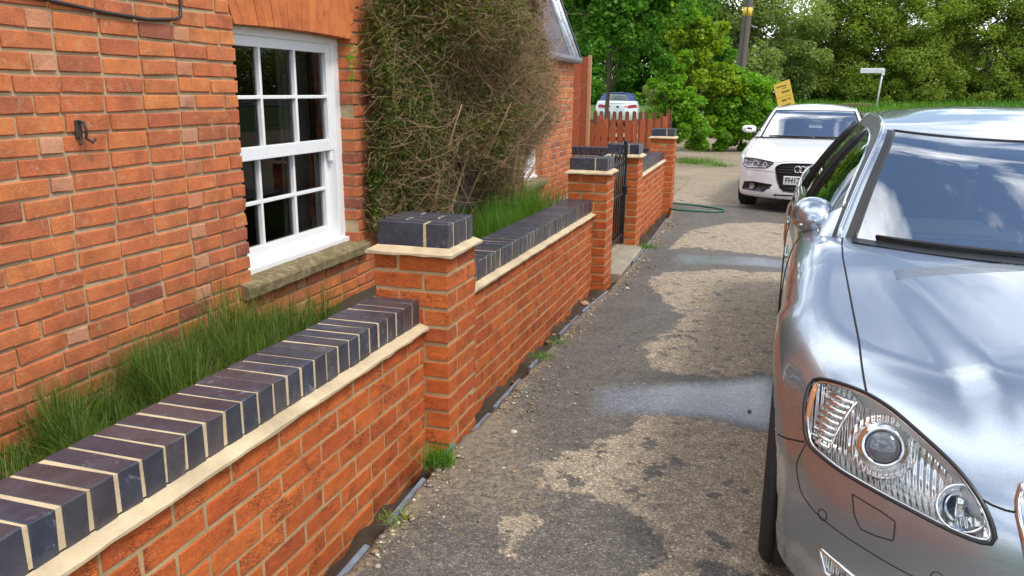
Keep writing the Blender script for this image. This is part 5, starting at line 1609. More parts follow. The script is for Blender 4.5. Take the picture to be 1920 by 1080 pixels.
# ---------------------------------------------------------------- white saloon
white = dict(L=4.70, W=.925, floor=.17, ztop=1.2, wheel_z=.32, axles=(.88, 3.69), well_r=.355, hood_y=.72, top_r=([0, .3, 1.1, 1.5, 3.9, 4.3, 4.8], [.07, .10, .10, .06, .06, .10, .10]),
    hood=([-.1, .05, .25, .60, 1.0, 1.25, 1.6, 2.0, 3.0, 3.9, 4.2, 4.65, 4.8], [.690, .745, .815, .875, .925, .955, .965, .97, .98, 1.0, 1.04, 1.03, 1.0]),
    hood_drop=([-.1, .15, .4, .8, 1.3, 1.6, 4.8], [.040, .045, .045, .040, .03, .02, .02]),
    side=([.0, .15, .25, .4, .55, .68, .78, .88, 1.0, 1.2], [.85, .872, .895, .912, .918, .920, .912, .886, .842, .74]),
    nose_z=([.0, .15, .25, .38, .5, .6, .7, .8, .95, 1.2], [.06, .03, .0, .004, .015, .032, .070, .15, .28, .5]),
    tail_z=([.0, .2, .4, .6, .8, 1.0, 1.2], [.12, .05, .0, .0, .03, .08, .15]), nose=(.47, 2.5), tail=(.40, 2.6),
    flare=[(.88, .44, .010, .05), (3.69, .44, .012, .05)], scallop=(.012, .42, .10), rear_taper=.035, dome_y=([-.1, .1, .5, 1.0, 1.5, 4.8], [.36, .38, .46, .56, .62, .62]), dome_h=.016)
def cabin(car, s_dash, z_dash, wheel_y, s_wheel, z_wheel, s_seat, W, tub):
    """dashboard, steering wheel, seats and floor tub"""
    it = M['interior']
    car_box = lambda m, c, d, b=.02, rot=None: m.cbox(car.loc3(np.array(c, float)), (d[1], d[0], d[2]), b, rot)
    m = MB(); car_box(m, (s_dash, 0, z_dash - .09), (.52, 2 * W - .10, .17), .05); car_box(m, (s_dash + .1, wheel_y, z_dash + .0), (.26, .40, .06), .025); m.build('dashboard', it, car.root)
    m = MB(); car_box(m, ((tub[0] + tub[1]) / 2, 0, .42), (tub[1] - tub[0], 2 * W - .1, .05), .01)
    for sg in (-1, 1): car_box(m, ((tub[0] + tub[1]) / 2, sg * (W + .01), .66), (tub[1] - tub[0], .05, .5), .01)
    car_box(m, (tub[0] + .02, 0, .66), (.05, 2 * W, .5), .01); car_box(m, (tub[1] - .02, 0, .7), (.05, 2 * W, .56), .01)
    m.build('cabin_tub', it, car.root)
    a = np.linspace(0, 2 * np.pi, 40, endpoint=False); tl = R(24)
    ring = np.stack([s_wheel + .185 * np.sin(a) * math.sin(tl), wheel_y + .185 * np.cos(a), z_wheel + .185 * np.sin(a) * math.cos(tl)], 1)
    sw = empty('steering_wheel', car.loc3(np.zeros(3)), parent=car.root)
    V, F = tube(ring, .015, 8, True); link('wheel_rim', mesh_np('wheel_rim', car.loc3(V), F, True), simple('wheel_leather', (.03, .035, .04), .5), sw)
    hb = MB(); V, F = chamfer_box(.06, .17, .13, .025); hb.add(car.loc3(V + np.array([s_wheel - .01, wheel_y, z_wheel])), F)
    for k in (0, np.pi, 1.5 * np.pi):
        e = np.array([s_wheel + .18 * math.sin(k) * math.sin(tl), wheel_y + .18 * math.cos(k), z_wheel + .18 * math.sin(k) * math.cos(tl)])
        V, F = tube(np.stack([np.array([s_wheel, wheel_y, z_wheel]), e]), .013, 6); hb.add(car.loc3(V), F)
    hb.build('hub', it, sw, False)
    for ss, ww in ((s_seat, .25), (s_seat + .92, .26)):
        for sg in (-1, 1):
            st = empty('seat', (0, 0, 0), parent=car.root)
            m = MB(); car_box(m, (ss - .28, sg * .37, .55), (.5, 2 * ww, .18), .06); m.build('cushion', M['seat'], st)
            m = MB(); car_box(m, (ss + .06, sg * .37, .88), (.17, 2 * ww, .62), .06, (R(12), 0, 0)); m.build('backrest', M['seat'], st)
            m = MB(); car_box(m, (ss + .13, sg * .37, 1.20), (.10, .26, .17), .04); m.build('headrest', M['seat'], st)

# ---------------------------------------------------------------- silver saloon
def silver_saloon():
    car = Car('parked_car', 'silver blue saloon car parked nearest the camera at the right', (2.272, -1.334, .017), (-.0128, 0, R(-1.85)), saloon, M['silver_paint'], .0135)
    F = car.F
    fr = Frame2D((-.62, .62, .42))
    hl3 = np.array([[0.528, 0.828, 0.738], [0.468, 0.769, 0.75], [0.411, 0.707, 0.751], [0.351, 0.654, 0.739], [0.297, 0.612, 0.719], [0.238, 0.562, 0.693], [0.194, 0.523, 0.668],
                    [0.143, 0.48, 0.62], [0.105, 0.452, 0.55], [0.115, 0.471, 0.548], [0.133, 0.508, 0.547], [0.162, 0.555, 0.551], [0.197, 0.605, 0.558], [0.236, 0.657, 0.563], [0.283, 0.711, 0.569],
                    [0.326, 0.757, 0.573], [0.376, 0.80, 0.584], [0.424, 0.832, 0.59], [.475, .843, .66]])
    hp = resample(fr.to2(hl3), 72)
    for _ in range(3): hp = (np.roll(hp, 1, 0) + 2 * hp + np.roll(hp, -1, 0)) / 4
    car.cut(fr, hp)
    # grille opening, washer of the centre
    fg = Frame2D((-1, 0, .12))
    gp3 = [(-.418, .694), (-.30, .708), (0, .714), (.30, .708), (.418, .694), (.426, .65), (.395, .52), (.36, .43), (.20, .415), (-.20, .415), (-.36, .43), (-.395, .52), (-.426, .65)]
    gp = resample([(-q[0], q[1]) for q in gp3], 80)
    car.cut(fg, gp, side=1, dmin=-.6)
    lp = resample([(-.48, .315), (.48, .315), (.44, .225), (-.44, .225)], 60); car.cut(fg, lp, side=1, dmin=-.6)
    # lower corner lamp
    ff = Frame2D((-.72, .68, .1))
    fog3 = np.array([[.335, .775, .355], [.285, .735, .345], [.20, .63, .315], [.19, .61, .285], [.26, .70, .285], [.31, .765, .30]])
    fp = resample(ff.to2(fog3), 40); car.cut(ff, fp)

    def classify(c, n):
        s, y, z = c[:, 0], np.abs(c[:, 1]), c[:, 2]
        t = np.full(len(c), 'body', dtype=object)
        rr = np.minimum(np.hypot(s - .90, z - .335), np.hypot(s - 3.93, z - .335))
        t[(rr < .40) & (y < .86) & (n[:, 1] * np.sign(c[:, 1]) < .5)] = 'wheel_well'
        t[(n[:, 2] < -.75)] = 'underbody'
        hood = (s < 1.52) & (n[:, 2] > .35) & (y < np.interp(s, [.1, .3, .41, 1.45], [.44, .60, .71, .735])) & (z > .68)
        t[hood] = 'bonnet'
        bump = (s < .62) & (z < np.interp(s, [.1, .43, .5, .62], [.70, .58, .45, .2])) & ~hood & (t == 'body')
        t[bump] = 'front_bumper'
        for nm, a, b in (('front_door', 1.66, 2.78), ('rear_door', 2.78, 3.62)):
            for sg, k in ((1, ''), (-1, '#l')):
                t[(s > a) & (s < b) & (z > .26) & (c[:, 1] * sg > .78) & (n[:, 1] * sg > .1)] = nm + k
        t[(s > 1.52) & (s < 4.30) & (y < .80) & (n[:, 2] > .55) & (z > .9)] = ''
        return t
    car.finish(classify)
    S = car.seam
    S('gap_or_crease', [(.411, .707, .751), (.7, .722, .85), (1.0, .731, .90), (1.25, .737, .935), (1.42, .733, .955), (1.50, .728, .962)], .0030)
    S('gap_or_crease', [(.156, .493, .633), (.142, .472, .628), (.131, .449, .626), (.12, .415, .629)], .0026)
    S('gap_or_crease', [(.424, .835, .588), (.445, .85, .52), (.41, .835, .46), (.36, .80, .44), (.28, .73, .425), (.20, .63, .415), (.12, .48, .41)], .0016)  # bumper crease: its shading drawn as a thin dark line
    S('gap_or_crease', [(.432, .836, .590), (.50, .87, .565), (.56, .89, .55)], .0024)
    S('gap_or_crease', [(1.66, .87, .95), (1.645, .90, .75), (1.66, .90, .5), (1.70, .88, .27)], .0026)
    S('gap_or_crease', [(2.78, .87, .95), (2.775, .90, .75), (2.78, .90, .5), (2.80, .88, .27)], .0026)
    S('gap_or_crease', [(3.60, .86, .97), (3.56, .90, .8), (3.47, .90, .6), (3.45, .90, .4), (3.46, .88, .27)], .0026)
    S('gap_or_crease', [(1.70, .88, .265), (2.6, .88, .262), (3.46, .88, .265)], .0026)
    # washer cover in the bumper
    wc = resample([(.286, .725, .535), (.233, .664, .527), (.212, .637, .519), (.207, .636, .474), (.230, .668, .466), (.257, .702, .463), (.272, .718, .49)], 50)
    wc = car.project(np.concatenate([wc, wc[:1]]))
    for sg in (1, -1): car.tube('washer_cover', wc * np.array([1, sg, 1]), .0016, M['seam'])
    pk = car.project(np.array([[.13, .52, .40]]))[0]
    a = np.linspace(0, 2 * np.pi, 20)
    for q in ((.155, .545, .435), (.33, .785, .445)):
        c0 = car.project(np.array([q]))[0]; g = grad(F, c0[None])[0]; g /= np.linalg.norm(g); u = np.cross(g, [0, 0, 1.]); u /= np.linalg.norm(u); v = np.cross(g, u)
        P = c0 + .014 * (np.cos(a)[:, None] * u + np.sin(a)[:, None] * v)
        for sg in (1, -1): car.tube('parking_sensor', P * np.array([1, sg, 1]), .0012, M['seam'])
    # headlamps
    clear = M['lens_glass']
    rib = NT('lamp_ribs'); w_ = rib.n.new("ShaderNodeTexWave"); w_.inputs["Scale"].default_value = 26; w_.bands_direction = 'X'; rib.l.new(rib.obj(), w_.inputs["Vector"])
    rib.set(Base_Color=(.86, .86, .85), Metallic=1.0, Roughness=.14); rib.bump(w_.outputs["Fac"], .6, .01)
    for sg in (1, -1):
        hd = empty('headlight', (0, 0, 0), parent=car.root)
        mir = np.array([1, sg, 1])
        def put(nm, V, Fc, mat, sm=True): link(nm, mesh_np(nm, car.loc3(V * mir), [tuple(f) if sg > 0 else tuple(f)[::-1] for f in Fc], sm), mat, hd)
        V, Fc, rim = car.disc(fr, hp, n=72, lift=.0015); put('lens', V, Fc, clear)
        V, Fc, _ = car.disc(fr, hp, rings=(1, .97, .88, .7, .5, .3, .1, .01), n=72, depth=lambda f: .004 + .075 * (1 - f ** 3)); put('reflector', V, Fc, rib.m)
        put('seal', *tube(rim, .0050, 6, True), M['black_plastic'])
        # inner white bezel line
        q = hp.mean(0) + (hp - hp.mean(0)) * .955; P = fr.cast(F, q) - fr.n * .004; put('bezel', *tube(P, .004, 6, True), M['reflector'])
        def at(p2, dep): return fr.cast(F, np.array([p2]))[0] - fr.n * dep
        u2 = lambda p3: fr.to2(np.array([p3], float))[0]
        def ringset(c2, rad, dep, nm, mats):
            c = at(c2, dep); aa = np.linspace(0, 2 * np.pi, 36, endpoint=False)
            ax = np.array([-.93, .12, .33]); ax /= np.linalg.norm(ax); uu = np.cross([0, 0, 1.], ax); uu /= np.linalg.norm(uu); vv = np.cross(ax, uu)
            circ = lambda r, d: c + ax * d + r * (np.cos(aa)[:, None] * uu + np.sin(aa)[:, None] * vv)
            return c, ax, uu, vv, circ
        def surf(rings): 
            n = len(rings[0]); V = np.concatenate(rings); Fc = [(i * n + k, i * n + (k + 1) % n, (i + 1) * n + (k + 1) % n, (i + 1) * n + k) for i in range(len(rings) - 1) for k in range(n)]
            return V, Fc
        # projector: barrel, chrome ring, domed lens
        c2 = u2((.305, .69, .665)); c, ax, uu, vv, circ = ringset(c2, .04, .035, '', None)
        put('projector_barrel', *surf([circ(.062, -.03), circ(.060, .0), circ(.054, .018), circ(.045, .022)]), M['reflector'])
        put('projector_ring', *tube(circ(.0435, .024), .0050, 8, True), M['chrome'])
        V, Fc = surf([circ(.041 * math.sin(t), .014 + .022 * math.cos(t)) for t in np.linspace(1.57, .03, 7)]); Fc.append(tuple(range(len(V) - 36, len(V)))); put('projector_lens', V, Fc, simple('projector_glass', (.10, .12, .15), .04, 0.0, coat=1.0))
        # shoulder of the housing around the projector
        put('projector_shroud', *tube(circ(.068, -.012), .010, 8, True), rib.m)
        # main-beam bowl
        c2 = u2((.165, .535, .605)); c, ax, uu, vv, circ = ringset(c2, .04, .028, '', None)
        put('beam_bowl', *surf([circ(.050, .012), circ(.046, .004), circ(.038, -.016), circ(.024, -.03), circ(.008, -.036)]), M['chrome'])
        put('beam_ring', *tube(circ(.050, .014), .0032, 6, True), M['reflector'])
        V, Fc = chamfer_box(.012, .018, .045, .003); put('beam_shield', V + c + ax * .0 - uu * .004, Fc, M['chrome'])
        V, Fc = chamfer_box(.008, .022, .022, .003); put('beam_shield', V + c - ax * .012 + uu * .016 - vv * .008, Fc, M['lamp_dark'])
        # side marker bank with amber strip, divider
        for i in range(9):
            t = i / 8.0; p = at(u2((.452 - .02 * t, .800 + .018 * t, .725 - .125 * t)), .012); p2 = at(u2((.40 - .015 * t, .752 + .03 * t, .728 - .125 * t)), .020)
            put('marker_rib', *tube(np.stack([p, p2]), .0062, 6), M['reflector'])
        P = np.stack([at(u2((.497 - .055 * t, .826 + .010 * t, .725 - .122 * t)), .006) for t in np.linspace(0, 1, 8)]); put('marker_strip', *tube(P, .0075, 6), M['amber'])
        P = np.stack([at(u2((.395 - .02 * t, .742 + .035 * t, .742 - .150 * t)), .010) for t in np.linspace(0, 1, 8)]); put('divider', *tube(P, .004, 6), M['reflector'])
        for k in range(9):      # stepped trim under the upper edge
            f0 = .90 - .022 * k
            q = hp.mean(0) + (hp[6:34] - hp.mean(0)) * f0; P = fr.cast(F, q) - fr.n * (.010 + .004 * k); put('trim_step', *tube(P, .0016, 5), M['brushed'])
        # corner lamp
        fl = empty('fog_lamp', (0, 0, 0), parent=car.root)
        def putf(nm, V, Fc, mat): link(nm, mesh_np(nm, car.loc3(V * mir), [tuple(f) if sg > 0 else tuple(f)[::-1] for f in Fc], True), mat, fl)
        V, Fc, rim = car.disc(ff, fp, n=40); putf('lens', V, Fc, clear)
        V, Fc, _ = car.disc(ff, fp, rings=(1, .9, .6, .3, .02), n=40, depth=lambda f: .004 + .05 * (1 - f ** 2)); putf('bowl', V, Fc, rib.m)
        putf('surround', *tube(rim, .0055, 6, True), M['chrome'])
        for i in range(4):
            P = ff.cast(F, fp.mean(0) + (np.array([[-.06, .02], [.06, .0]]) + np.array([0, -.02 + .014 * i])) * .8) - ff.n * .02; putf('bar', *tube(P, .003, 6), M['chrome'])
    # grille
    gr = empty('grille', (0, 0, 0), parent=car.root)
    def putg(nm, V, Fc, mat): link(nm, mesh_np(nm, car.loc3(V), [tuple(f) for f in Fc], True), mat, gr)
    P = fg.cast(F, gp); putg('grille_frame', *tube(P - fg.n * .004, .013, 8, True), M['chrome'])
    V, Fc, _ = car.disc(fg, gp, n=80, depth=lambda f: .05); putg('grille_back', V, Fc, M['lamp_dark'])
    for z in (.455, .515, .575, .635):
        hw = np.interp(z, [.43, .52, .66], [.35, .39, .42]); q = np.stack([np.linspace(-hw, hw, 24), np.full(24, z)], 1); P = fg.cast(F, q) - fg.n * .02
        putg('grille_bar', *tube(P, .0075, 6), M['chrome'])
    V, Fc, rim = car.disc(fg, lp, n=60, depth=lambda f: .03); link('lower_intake', mesh_np('lower_intake', car.loc3(V), Fc, True), M['lamp_dark'], car.root)
    car.tube('intake_edge', fg.cast(F, lp), .006, M['black_plastic'], close=True)
    # cabin glass
    g = dict(nu=51, uw=.32, ur=.72, ia=4, ic=40, b_posts=[21, 31], bow=.030, edge=2, tg=.925,
             C=[(0, 1.245, 0, .968), (.16, 1.60, 0, 1.165), (.32, 1.97, 0, 1.312), (.5, 2.75, 0, 1.425), (.72, 3.62, 0, 1.405), (.86, 4.05, 0, 1.26), (1, 4.45, 0, 1.075)],
             R=[(0, 1.52, .745, .962), (.16, 1.82, .655, 1.18), (.32, 2.16, .575, 1.345), (.5, 2.80, .555, 1.395), (.72, 3.55, .545, 1.365), (.86, 4.02, .57, 1.23), (1, 4.50, .64, 1.065)],
             B=[(0, 1.57, .800, .962), (.16, 1.85, .822, .968), (.32, 2.2, .832, .972), (.5, 2.85, .838, .978), (.72, 3.65, .828, .992), (.86, 4.1, .78, 1.02), (1, 4.55, .68, 1.05)])
    greenhouse(car, g, M['car_glass'], M['side_glass'])
    car.seam('roof_seam', [(2.2, .40, 1.4), (3.5, .40, 1.4)], .001) if False else None
    # wipers rest in the dark cowl strip
    co = []
    for y in np.linspace(-.70, .70, 40): co.append((1.215 + .26 * (abs(y) / .70) ** 2.2, y, .966 - .004))
    co = np.array(co); V = np.concatenate([co + np.array([-.055, 0, .004]), co + np.array([.03, 0, .010])]); n = len(co)
    link('cowl', mesh_np('cowl', car.loc3(V), [(i, i + 1, n + i + 1, n + i) for i in range(n - 1)], True), M['black_plastic'], car.root)
    for y0, y1 in ((.62, -.02), (-.05, -.6)):
        P = np.array([(1.235 + .26 * (abs(y) / .70) ** 2.2 + .02, y, .985) for y in np.linspace(y0, y1, 12)]); car.tube('wiper', P, .008, M['black_plastic'])
    # bonnet-rear grille strip
    for sg in (1, -1):
        P = car.project(np.array([(1.02 + .13 * t, sg * (.60 - .42 * t), .95) for t in np.linspace(0, 1, 16)])); g_ = grad(F, P); Q = P - g_ * .001
        for k in range(7):
            D = Q + np.array([.012 * k, 0, 0]); D = car.project(D); car.tube('vent_slat', D, .0015, simple('vent_grey', (.16, .18, .20), .5) if k == 0 and sg == 1 else bpy.data.materials['vent_grey'], n=5)
    # wheels
    for sx in saloon['axles']:
        for sg in (1, -1): wheel(car, sx, .795, .343, .25, .236, M['brushed'], 14, sg)
    # mirrors, folded back against the door glass
    for sg in (1, -1):
        mr = empty('door_mirror', (0, 0, 0), parent=car.root)
        mir = np.array([1, sg, 1])
        n, m = 36, 26; V = []
        for i in range(m + 1):
            t = (i / m) ** 1.6; sx = 1.665 + .165 * t
            sc = max(1 - (1 - t) ** 3.4, 1e-4) ** .5 * (1.0 - .10 * max(0, t - .75) / .25)
            cy, cz = .822 + .012 * t, .998 + .012 * t
            for k in range(n):
                a_ = 2 * math.pi * k / n; ca, sa = math.cos(a_), math.sin(a_)
                V.append((sx + .03 * (ca < 0) * 0, cy + .084 * sc * np.sign(ca) * abs(ca) ** .92, cz + .074 * sc * np.sign(sa) * abs(sa) ** .95))
        V = np.array(V); Fc = [(i * n + k, i * n + (k + 1) % n, (i + 1) * n + (k + 1) % n, (i + 1) * n + k) for i in range(m) for k in range(n)]; Fc += [tuple(range(n)), tuple(m * n + k for k in range(n))]
        if sg < 0: Fc = [f[::-1] for f in Fc]
        link('mirror_shell', mesh_np('mirror_shell', car.loc3(V * mir), Fc, True), M['silver_paint'], mr)
        P = np.array([(1.74, .80, .955), (1.75, .82, .945), (1.76, .86, .935)]); Vt, Ft = tube(P * mir, [.030, .028, .02], 10); link('mirror_foot', mesh_np('mirror_foot', car.loc3(Vt), Ft, True), M['black_plastic'], mr)
        P = np.array([(1.665 + .165 * t, .822 + .012 * t + .084 * (1 - (1 - t) ** 3.4) ** .5 * math.cos(.5), .998 + .012 * t - .068 * (1 - (1 - t) ** 3.4) ** .5 * math.sin(.5)) for t in np.linspace(.12, .95, 12)]) ; Vt, Ft = tube(P * mir, .006, 6); link('indicator', mesh_np('indicator', car.loc3(Vt), Ft, True), M['chrome'], mr)
        for (a, b) in ((1.95, 2.2), (3.0, 3.25)):      # door handles
            P = car.project(np.array([(a + (b - a) * t, .90 * 1, .80) for t in np.linspace(0, 1, 8)])); P[:, 1] += .006 * np.sin(np.linspace(0, np.pi, 8)) ** .4
            car.tube('door_handle', P * mir, .009, M['silver_paint'], n=8)
    cabin(car, 1.78, .965, .37, 2.0, .885, 2.75, .76, (1.5, 4.25))
    return car
silver_saloon()

# ---------------------------------------------------------------- white saloon
def white_saloon():
    car = Car('parked_car', 'white saloon car facing the camera, parked beyond the silver car', (1.855, 8.40, -.1075), (-.006, 0, R(-4.5)), white, M['white_car'], .024)
    F = car.F
    fr = Frame2D((-.80, .52, .30))
    hl3 = np.array([(0.458, 0.83, 0.695), (0.291, 0.671, 0.702), (0.182, 0.531, 0.688), (0.114, 0.403, 0.668), (0.118, 0.45, 0.624), (0.136, 0.505, 0.587), (0.221, 0.641, 0.578), (0.351, 0.784, 0.567), (0.43, 0.838, 0.60)])
    hp = resample(fr.to2(hl3), 48); car.cut(fr, hp)
    fg = Frame2D((-1, 0, .10))
    half = [(0, .676), (.156, .674), (.30, .664), (.368, .636), (.390, .595), (.352, .446), (.306, .333), (.262, .292), (.146, .285), (0, .283)]
    pl = [(-y, z) for y, z in half] + [(y, z) for y, z in half[::-1][1:-1]]
    # 2D frame: u = -y
    gp = resample(pl, 80); gp[:, 1] = gp[:, 1]
    z_ = fg.v[2]; gp = gp * np.array([1, 1 / z_ * z_])
    car.cut(fg, gp, side=1, dmin=-.5)
    ff = Frame2D((-.85, .5, .05))
    fog3 = np.array([(0.353, 0.80, 0.376), (0.235, 0.685, 0.395), (0.125, 0.53, 0.386), (0.062, 0.396, 0.376), (0.08, 0.456, 0.312), (0.112, 0.519, 0.261), (0.218, 0.673, 0.262), (0.403, 0.83, 0.262)])
    fp = resample(ff.to2(fog3), 48); car.cut(ff, fp)
    sp = resample([(-.40, .252), (.40, .252), (.36, .232), (-.36, .232)], 48); car.cut(fg, sp, side=1, dmin=-.5)
    def classify(c, n):
        s, y, z = c[:, 0], np.abs(c[:, 1]), c[:, 2]
        t = np.full(len(c), 'body', dtype=object)
        rr = np.minimum(np.hypot(s - .88, z - .32), np.hypot(s - 3.69, z - .32))
        t[(rr < .385) & (y < .84) & (n[:, 1] * np.sign(c[:, 1]) < .5)] = 'wheel_well'
        t[(n[:, 2] < -.75)] = 'underbody'
        hood = (s < 1.45) & (n[:, 2] > .35) & (y < np.interp(s, [.1, .3, .45, 1.4], [.40, .62, .74, .76])) & (z > .66); t[hood] = 'bonnet'
        t[(s < .6) & (z < .60) & (t == 'body')] = 'front_bumper'
        for nm, a, b in (('front_door', 1.55, 2.55), ('rear_door', 2.55, 3.35)):
            for sg, k in ((1, ''), (-1, '#l')): t[(s > a) & (s < b) & (z > .26) & (c[:, 1] * sg > .76) & (n[:, 1] * sg > .1)] = nm + k
        t[(s > 1.42) & (s < 4.0) & (y < .78) & (n[:, 2] > .55) & (z > .88)] = ''
        return t
    car.finish(classify)
    S = car.seam
    S('gap_or_crease', [(.114, .40, .668), (.10, .30, .68), (.085, 0, .69)], .003)
    S('gap_or_crease', [(.458, .83, .70), (.7, .80, .82), (1.0, .775, .87), (1.4, .76, .93)], .003)
    S('gap_or_crease', [(.35, .79, .55), (.25, .68, .548), (.15, .52, .545), (.10, .39, .54)], .0025)
    for a in (1.55, 2.55): S('gap_or_crease', [(a, .86, .93), (a, .90, .7), (a + .02, .9, .45), (a + .03, .87, .27)], .003)
    grey = simple('lamp_grey', (.30, .30, .31), .2, .6)
    for sg in (1, -1):
        mir = np.array([1, sg, 1]); hd = empty('headlight', (0, 0, 0), parent=car.root)
        def put(nm, V, Fc, mat, par=hd): link(nm, mesh_np(nm, car.loc3(V * mir), [tuple(f) if sg > 0 else tuple(f)[::-1] for f in Fc], True), mat, par)
        V, Fc, rim = car.disc(fr, hp, n=48, lift=.001); put('lens', V, Fc, M['lens_glass'])
        V, Fc, _ = car.disc(fr, hp, rings=(1, .9, .6, .3, .02), n=48, depth=lambda f: .004 + .06 * (1 - f ** 2)); put('reflector', V, Fc, grey)
        put('seal', *tube(rim, .006, 6, True), M['black_plastic'])
        q = fr.to2(np.array([(.43, .825, .68), (.44, .83, .60), (.36, .785, .575), (.22, .64, .59), (.15, .52, .60)])); P = fr.cast(F, resample(q, 20, False)) - fr.n * .012; put('light_strip', *tube(P, .010, 6), M['reflector'])
        for p3, r_ in (((.27, .68, .64), .045), ((.17, .55, .64), .032)):
            c = fr.cast(F, fr.to2(np.array([p3])))[0] - fr.n * .03; aa = np.linspace(0, 2 * np.pi, 20, endpoint=False); P = c + r_ * (np.cos(aa)[:, None] * fr.u + np.sin(aa)[:, None] * fr.v); put('lamp_ring', *tube(P, .008, 6, True), M['chrome'])
        fo = empty('fog_lamp', (0, 0, 0), parent=car.root)
        V, Fc, rim = car.disc(ff, fp, rings=(1, .9, .6, .02), n=48, depth=lambda f: .005 + .05 * (1 - f)); put('recess', V, Fc, M['lamp_dark'], fo); put('surround', *tube(rim, .005, 6, True), M['black_plastic'], fo)
        c = ff.cast(F, ff.to2(np.array([(.235, .69, .33)])))[0] - ff.n * .01; aa = np.linspace(0, 2 * np.pi, 20, endpoint=False)
        Vv = np.concatenate([c + .04 * (np.cos(aa)[:, None] * ff.u + np.sin(aa)[:, None] * ff.v), (c - ff.n * .02)[None]]); put('lamp', Vv, [(k, (k + 1) % 20, 20) for k in range(20)], M['brushed'], fo)
        # mirrors
        mr = empty('door_mirror', (0, 0, 0), parent=car.root)
        V = []; n, m = 16, 10
        for i in range(m + 1):
            t = i / m; sc = math.sin(math.pi * (t * .9 + .05)) ** .4
            for k in range(n):
                a_ = 2 * math.pi * k / n; ca, sa = math.cos(a_), math.sin(a_); V.append((1.44 + .13 * t, .905 + .105 * sc * np.sign(ca) * abs(ca) ** .7, 1.062 + .056 * sc * np.sign(sa) * abs(sa) ** .7))
        Fc = [(i * n + k, i * n + (k + 1) % n, (i + 1) * n + (k + 1) % n, (i + 1) * n + k) for i in range(m) for k in range(n)] + [tuple(range(n)), tuple(m * n + k for k in range(n))]
        put('mirror_shell', np.array(V), Fc, M['white_car'], mr); put('mirror_foot', *tube(np.array([(1.52, .79, .985), (1.51, .83, 1.0), (1.50, .87, 1.03)]), [.03, .025, .02], 8), M['black_plastic'], mr)
    gr = empty('grille', (0, 0, 0), parent=car.root)
    def putg(nm, V, Fc, mat): link(nm, mesh_np(nm, car.loc3(V), [tuple(f) for f in Fc], True), mat, gr)
    V, Fc, rim = car.disc(fg, gp, n=80, depth=lambda f: .04); putg('grille_back', V, Fc, M['lamp_dark'])
    putg('grille_frame', *tube(rim + fg.n * .036, .007, 6, True), simple('grille_trim', (.16, .16, .17), .25, .8))
    for z in (.335, .375, .55, .585, .62, .645):
        hw = np.interp(z, [.29, .33, .45, .60, .64], [.25, .29, .34, .375, .35]); q = np.stack([np.linspace(-hw, hw, 16), np.full(16, z / fg.v[2] * fg.v[2])], 1); putg('grille_bar', *tube(fg.cast(F, q) - fg.n * .015, .006, 5), simple('grille_bar', (.05, .05, .055), .35, .3) if z == .335 else bpy.data.materials['grille_bar'])
    em = empty('emblem', (0, 0, 0), parent=car.root); aa = np.linspace(0, 2 * np.pi, 28, endpoint=False)
    for k in range(4):
        yc = -.0975 + .065 * k; P = np.stack([np.full(28, .018), yc + .042 * np.cos(aa), .596 + .040 * np.sin(aa)], 1); V, Fc = tube(P, .0065, 6, True)
        link('ring', mesh_np('ring', car.loc3(V), Fc, True), M['chrome'], em)
    pt = empty('number_plate', car.loc3(np.array([.006, 0, .445])), (R(4), 0, 0), parent=car.root)
    MB().cbox((0, 0, 0), (.535, .012, .115), .004).build('plate', simple('plate_white', (.72, .72, .70), .4, var=.03), pt)
    text_mesh('FH12 U', .105, simple('plate_black', (.012, .012, .012), .5), pt, (-.245, -.0085, 0), (R(90), 0, 0), 'lettering', 'LEFT', .0012, .82)
    V, Fc, rim = car.disc(fg, sp, n=48, depth=lambda f: .03); link('lower_slot', mesh_np('lower_slot', car.loc3(V), Fc, True), M['lamp_dark'], car.root)
    g = dict(nu=51, uw=.34, ur=.72, ia=4, ic=40, b_posts=[21, 31], bow=.028, edge=2, tg=.93,
             C=[(0, 1.16, 0, .965), (.17, 1.55, 0, 1.175), (.34, 1.96, 0, 1.345), (.5, 2.55, 0, 1.430), (.72, 3.35, 0, 1.395), (.86, 3.75, 0, 1.24), (1, 4.15, 0, 1.06)],
             R=[(0, 1.40, .750, .955), (.17, 1.72, .67, 1.165), (.34, 2.08, .595, 1.342), (.5, 2.60, .585, 1.382), (.72, 3.30, .57, 1.345), (.86, 3.72, .58, 1.21), (1, 4.20, .65, 1.04)],
             B=[(0, 1.48, .800, .948), (.17, 1.75, .815, .952), (.34, 2.1, .82, .958), (.5, 2.65, .825, .966), (.72, 3.4, .81, .98), (.86, 3.8, .77, 1.0), (1, 4.25, .69, 1.03)])
    greenhouse(car, g, M['car_glass'], M['side_glass'])
    for y0, y1 in ((.60, -.02), (-.05, -.58)):
        P = np.array([(1.16 + .24 * (abs(y) / .75) ** 2.2 + .015, y, .982) for y in np.linspace(y0, y1, 10)]); car.tube('wiper', P, .009, M['black_plastic'])
    for sx in white['axles']:
        for sg in (1, -1): wheel(car, sx, .785, .325, .235, .215, M['brushed'], 5, sg)
    cabin(car, 1.70, .955, .37, 1.92, .87, 2.62, .75, (1.45, 3.95))
white_saloon()

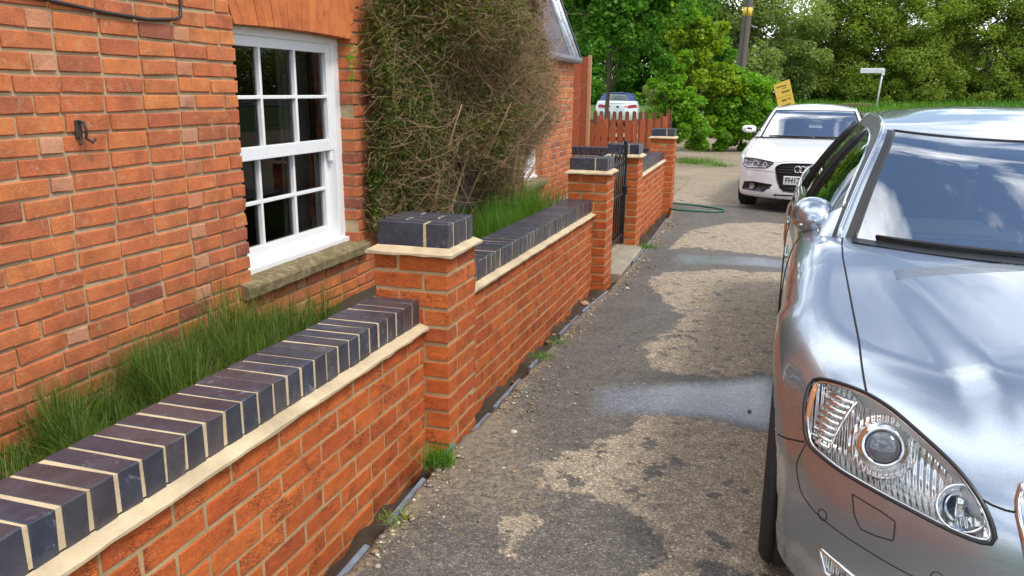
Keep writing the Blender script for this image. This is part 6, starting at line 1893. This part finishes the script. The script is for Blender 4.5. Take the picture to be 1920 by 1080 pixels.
# ---------------------------------------------------------------- pale convertible, seen from behind through the trees
def convertible():
    p = dict(white); p.update(L=4.40, axles=(.82, 3.35), ztop=1.2,
        hood=([-.1, .05, .25, .60, 1.0, 1.25, 1.6, 2.0, 3.0, 3.4, 3.9, 4.35, 4.6], [.66, .70, .76, .82, .87, .90, .92, .93, .95, .98, 1.0, .99, .96]), flare=[(.82, .44, .01, .05), (3.35, .44, .012, .05)])
    y = 34.4
    car = Car('parked_car', 'pale silver convertible with dark blue soft top behind the picket fences', (-5.25, y, gz(0, 31.5) - .02), (0, 0, R(190)), p, M['pale_silver'], .05)
    F = car.F; fr = Frame2D((1, 0, 0)); fr.u = np.array([0, 1., 0]); fr.v = np.array([0, 0, 1.])
    def classify(c, n):
        t = np.full(len(c), 'body', dtype=object); s, y_, z = c[:, 0], np.abs(c[:, 1]), c[:, 2]
        t[(s > 3.75) & (n[:, 2] > .5)] = 'boot_lid'; t[(s > 3.8) & (z < .6)] = 'rear_bumper'; t[(s < 1.4) & (n[:, 2] > .5)] = 'bonnet'; t[n[:, 2] < -.75] = 'underbody'
        return t
    car.finish(classify)
    for sg in (1, -1):
        q = resample([(.40, .70), (.80, .72), (.80, .82), (.70, .85), (.42, .82)], 30) * np.array([sg, 1]); V, Fc, rim = car.disc(fr, q, n=30, lift=.012); car.add('tail_lamp', V, Fc, M['red_lens'])
        q = resample([(.28, .74), (.40, .73), (.40, .80), (.28, .80)], 20) * np.array([sg, 1]); V, Fc, rim = car.disc(fr, q, n=20, lift=.010); car.add('tail_lamp', V, Fc, simple('pink_lens', (.45, .20, .20), .25) if sg > 0 else bpy.data.materials['pink_lens'])
    q = resample([(-.06, .72), (.06, .72), (.05, .79), (-.05, .79)], 20); V, Fc, _ = car.disc(fr, q, n=20, lift=.006); car.add('badge', V, Fc, M['lamp_dark'])
    q = np.stack([np.linspace(-.55, .55, 12), np.full(12, .90)], 1); car.tube('boot_gap', fr.cast(F, q), .008, M['seam'])
    blue = simple('soft_top', (.02, .045, .16), .8)
    g = dict(nu=31, uw=.34, ur=.70, ia=3, ic=24, b_posts=[15], bow=.02, edge=5, roofm=blue, framem=blue, railm=blue,
             C=[(0, 1.25, 0, .92), (.17, 1.6, 0, 1.1), (.34, 1.95, 0, 1.26), (.5, 2.4, 0, 1.33), (.70, 2.95, 0, 1.30), (.86, 3.3, 0, 1.16), (1, 3.62, 0, 1.0)],
             R=[(0, 1.45, .72, .91), (.17, 1.75, .66, 1.09), (.34, 2.05, .60, 1.24), (.5, 2.45, .59, 1.28), (.70, 2.95, .59, 1.24), (.86, 3.3, .63, 1.12), (1, 3.66, .70, .98)],
             B=[(0, 1.5, .80, .90), (.17, 1.8, .82, .91), (.34, 2.1, .82, .92), (.5, 2.5, .82, .93), (.70, 3.0, .81, .95), (.86, 3.35, .79, .96), (1, 3.7, .76, .97)])
    greenhouse(car, g, M['car_glass'], M['lens_glass'])
    for sx in p['axles']:
        for sg in (1, -1): wheel(car, sx, .77, .32, .22, .21, M['brushed'], 5, sg)
convertible()
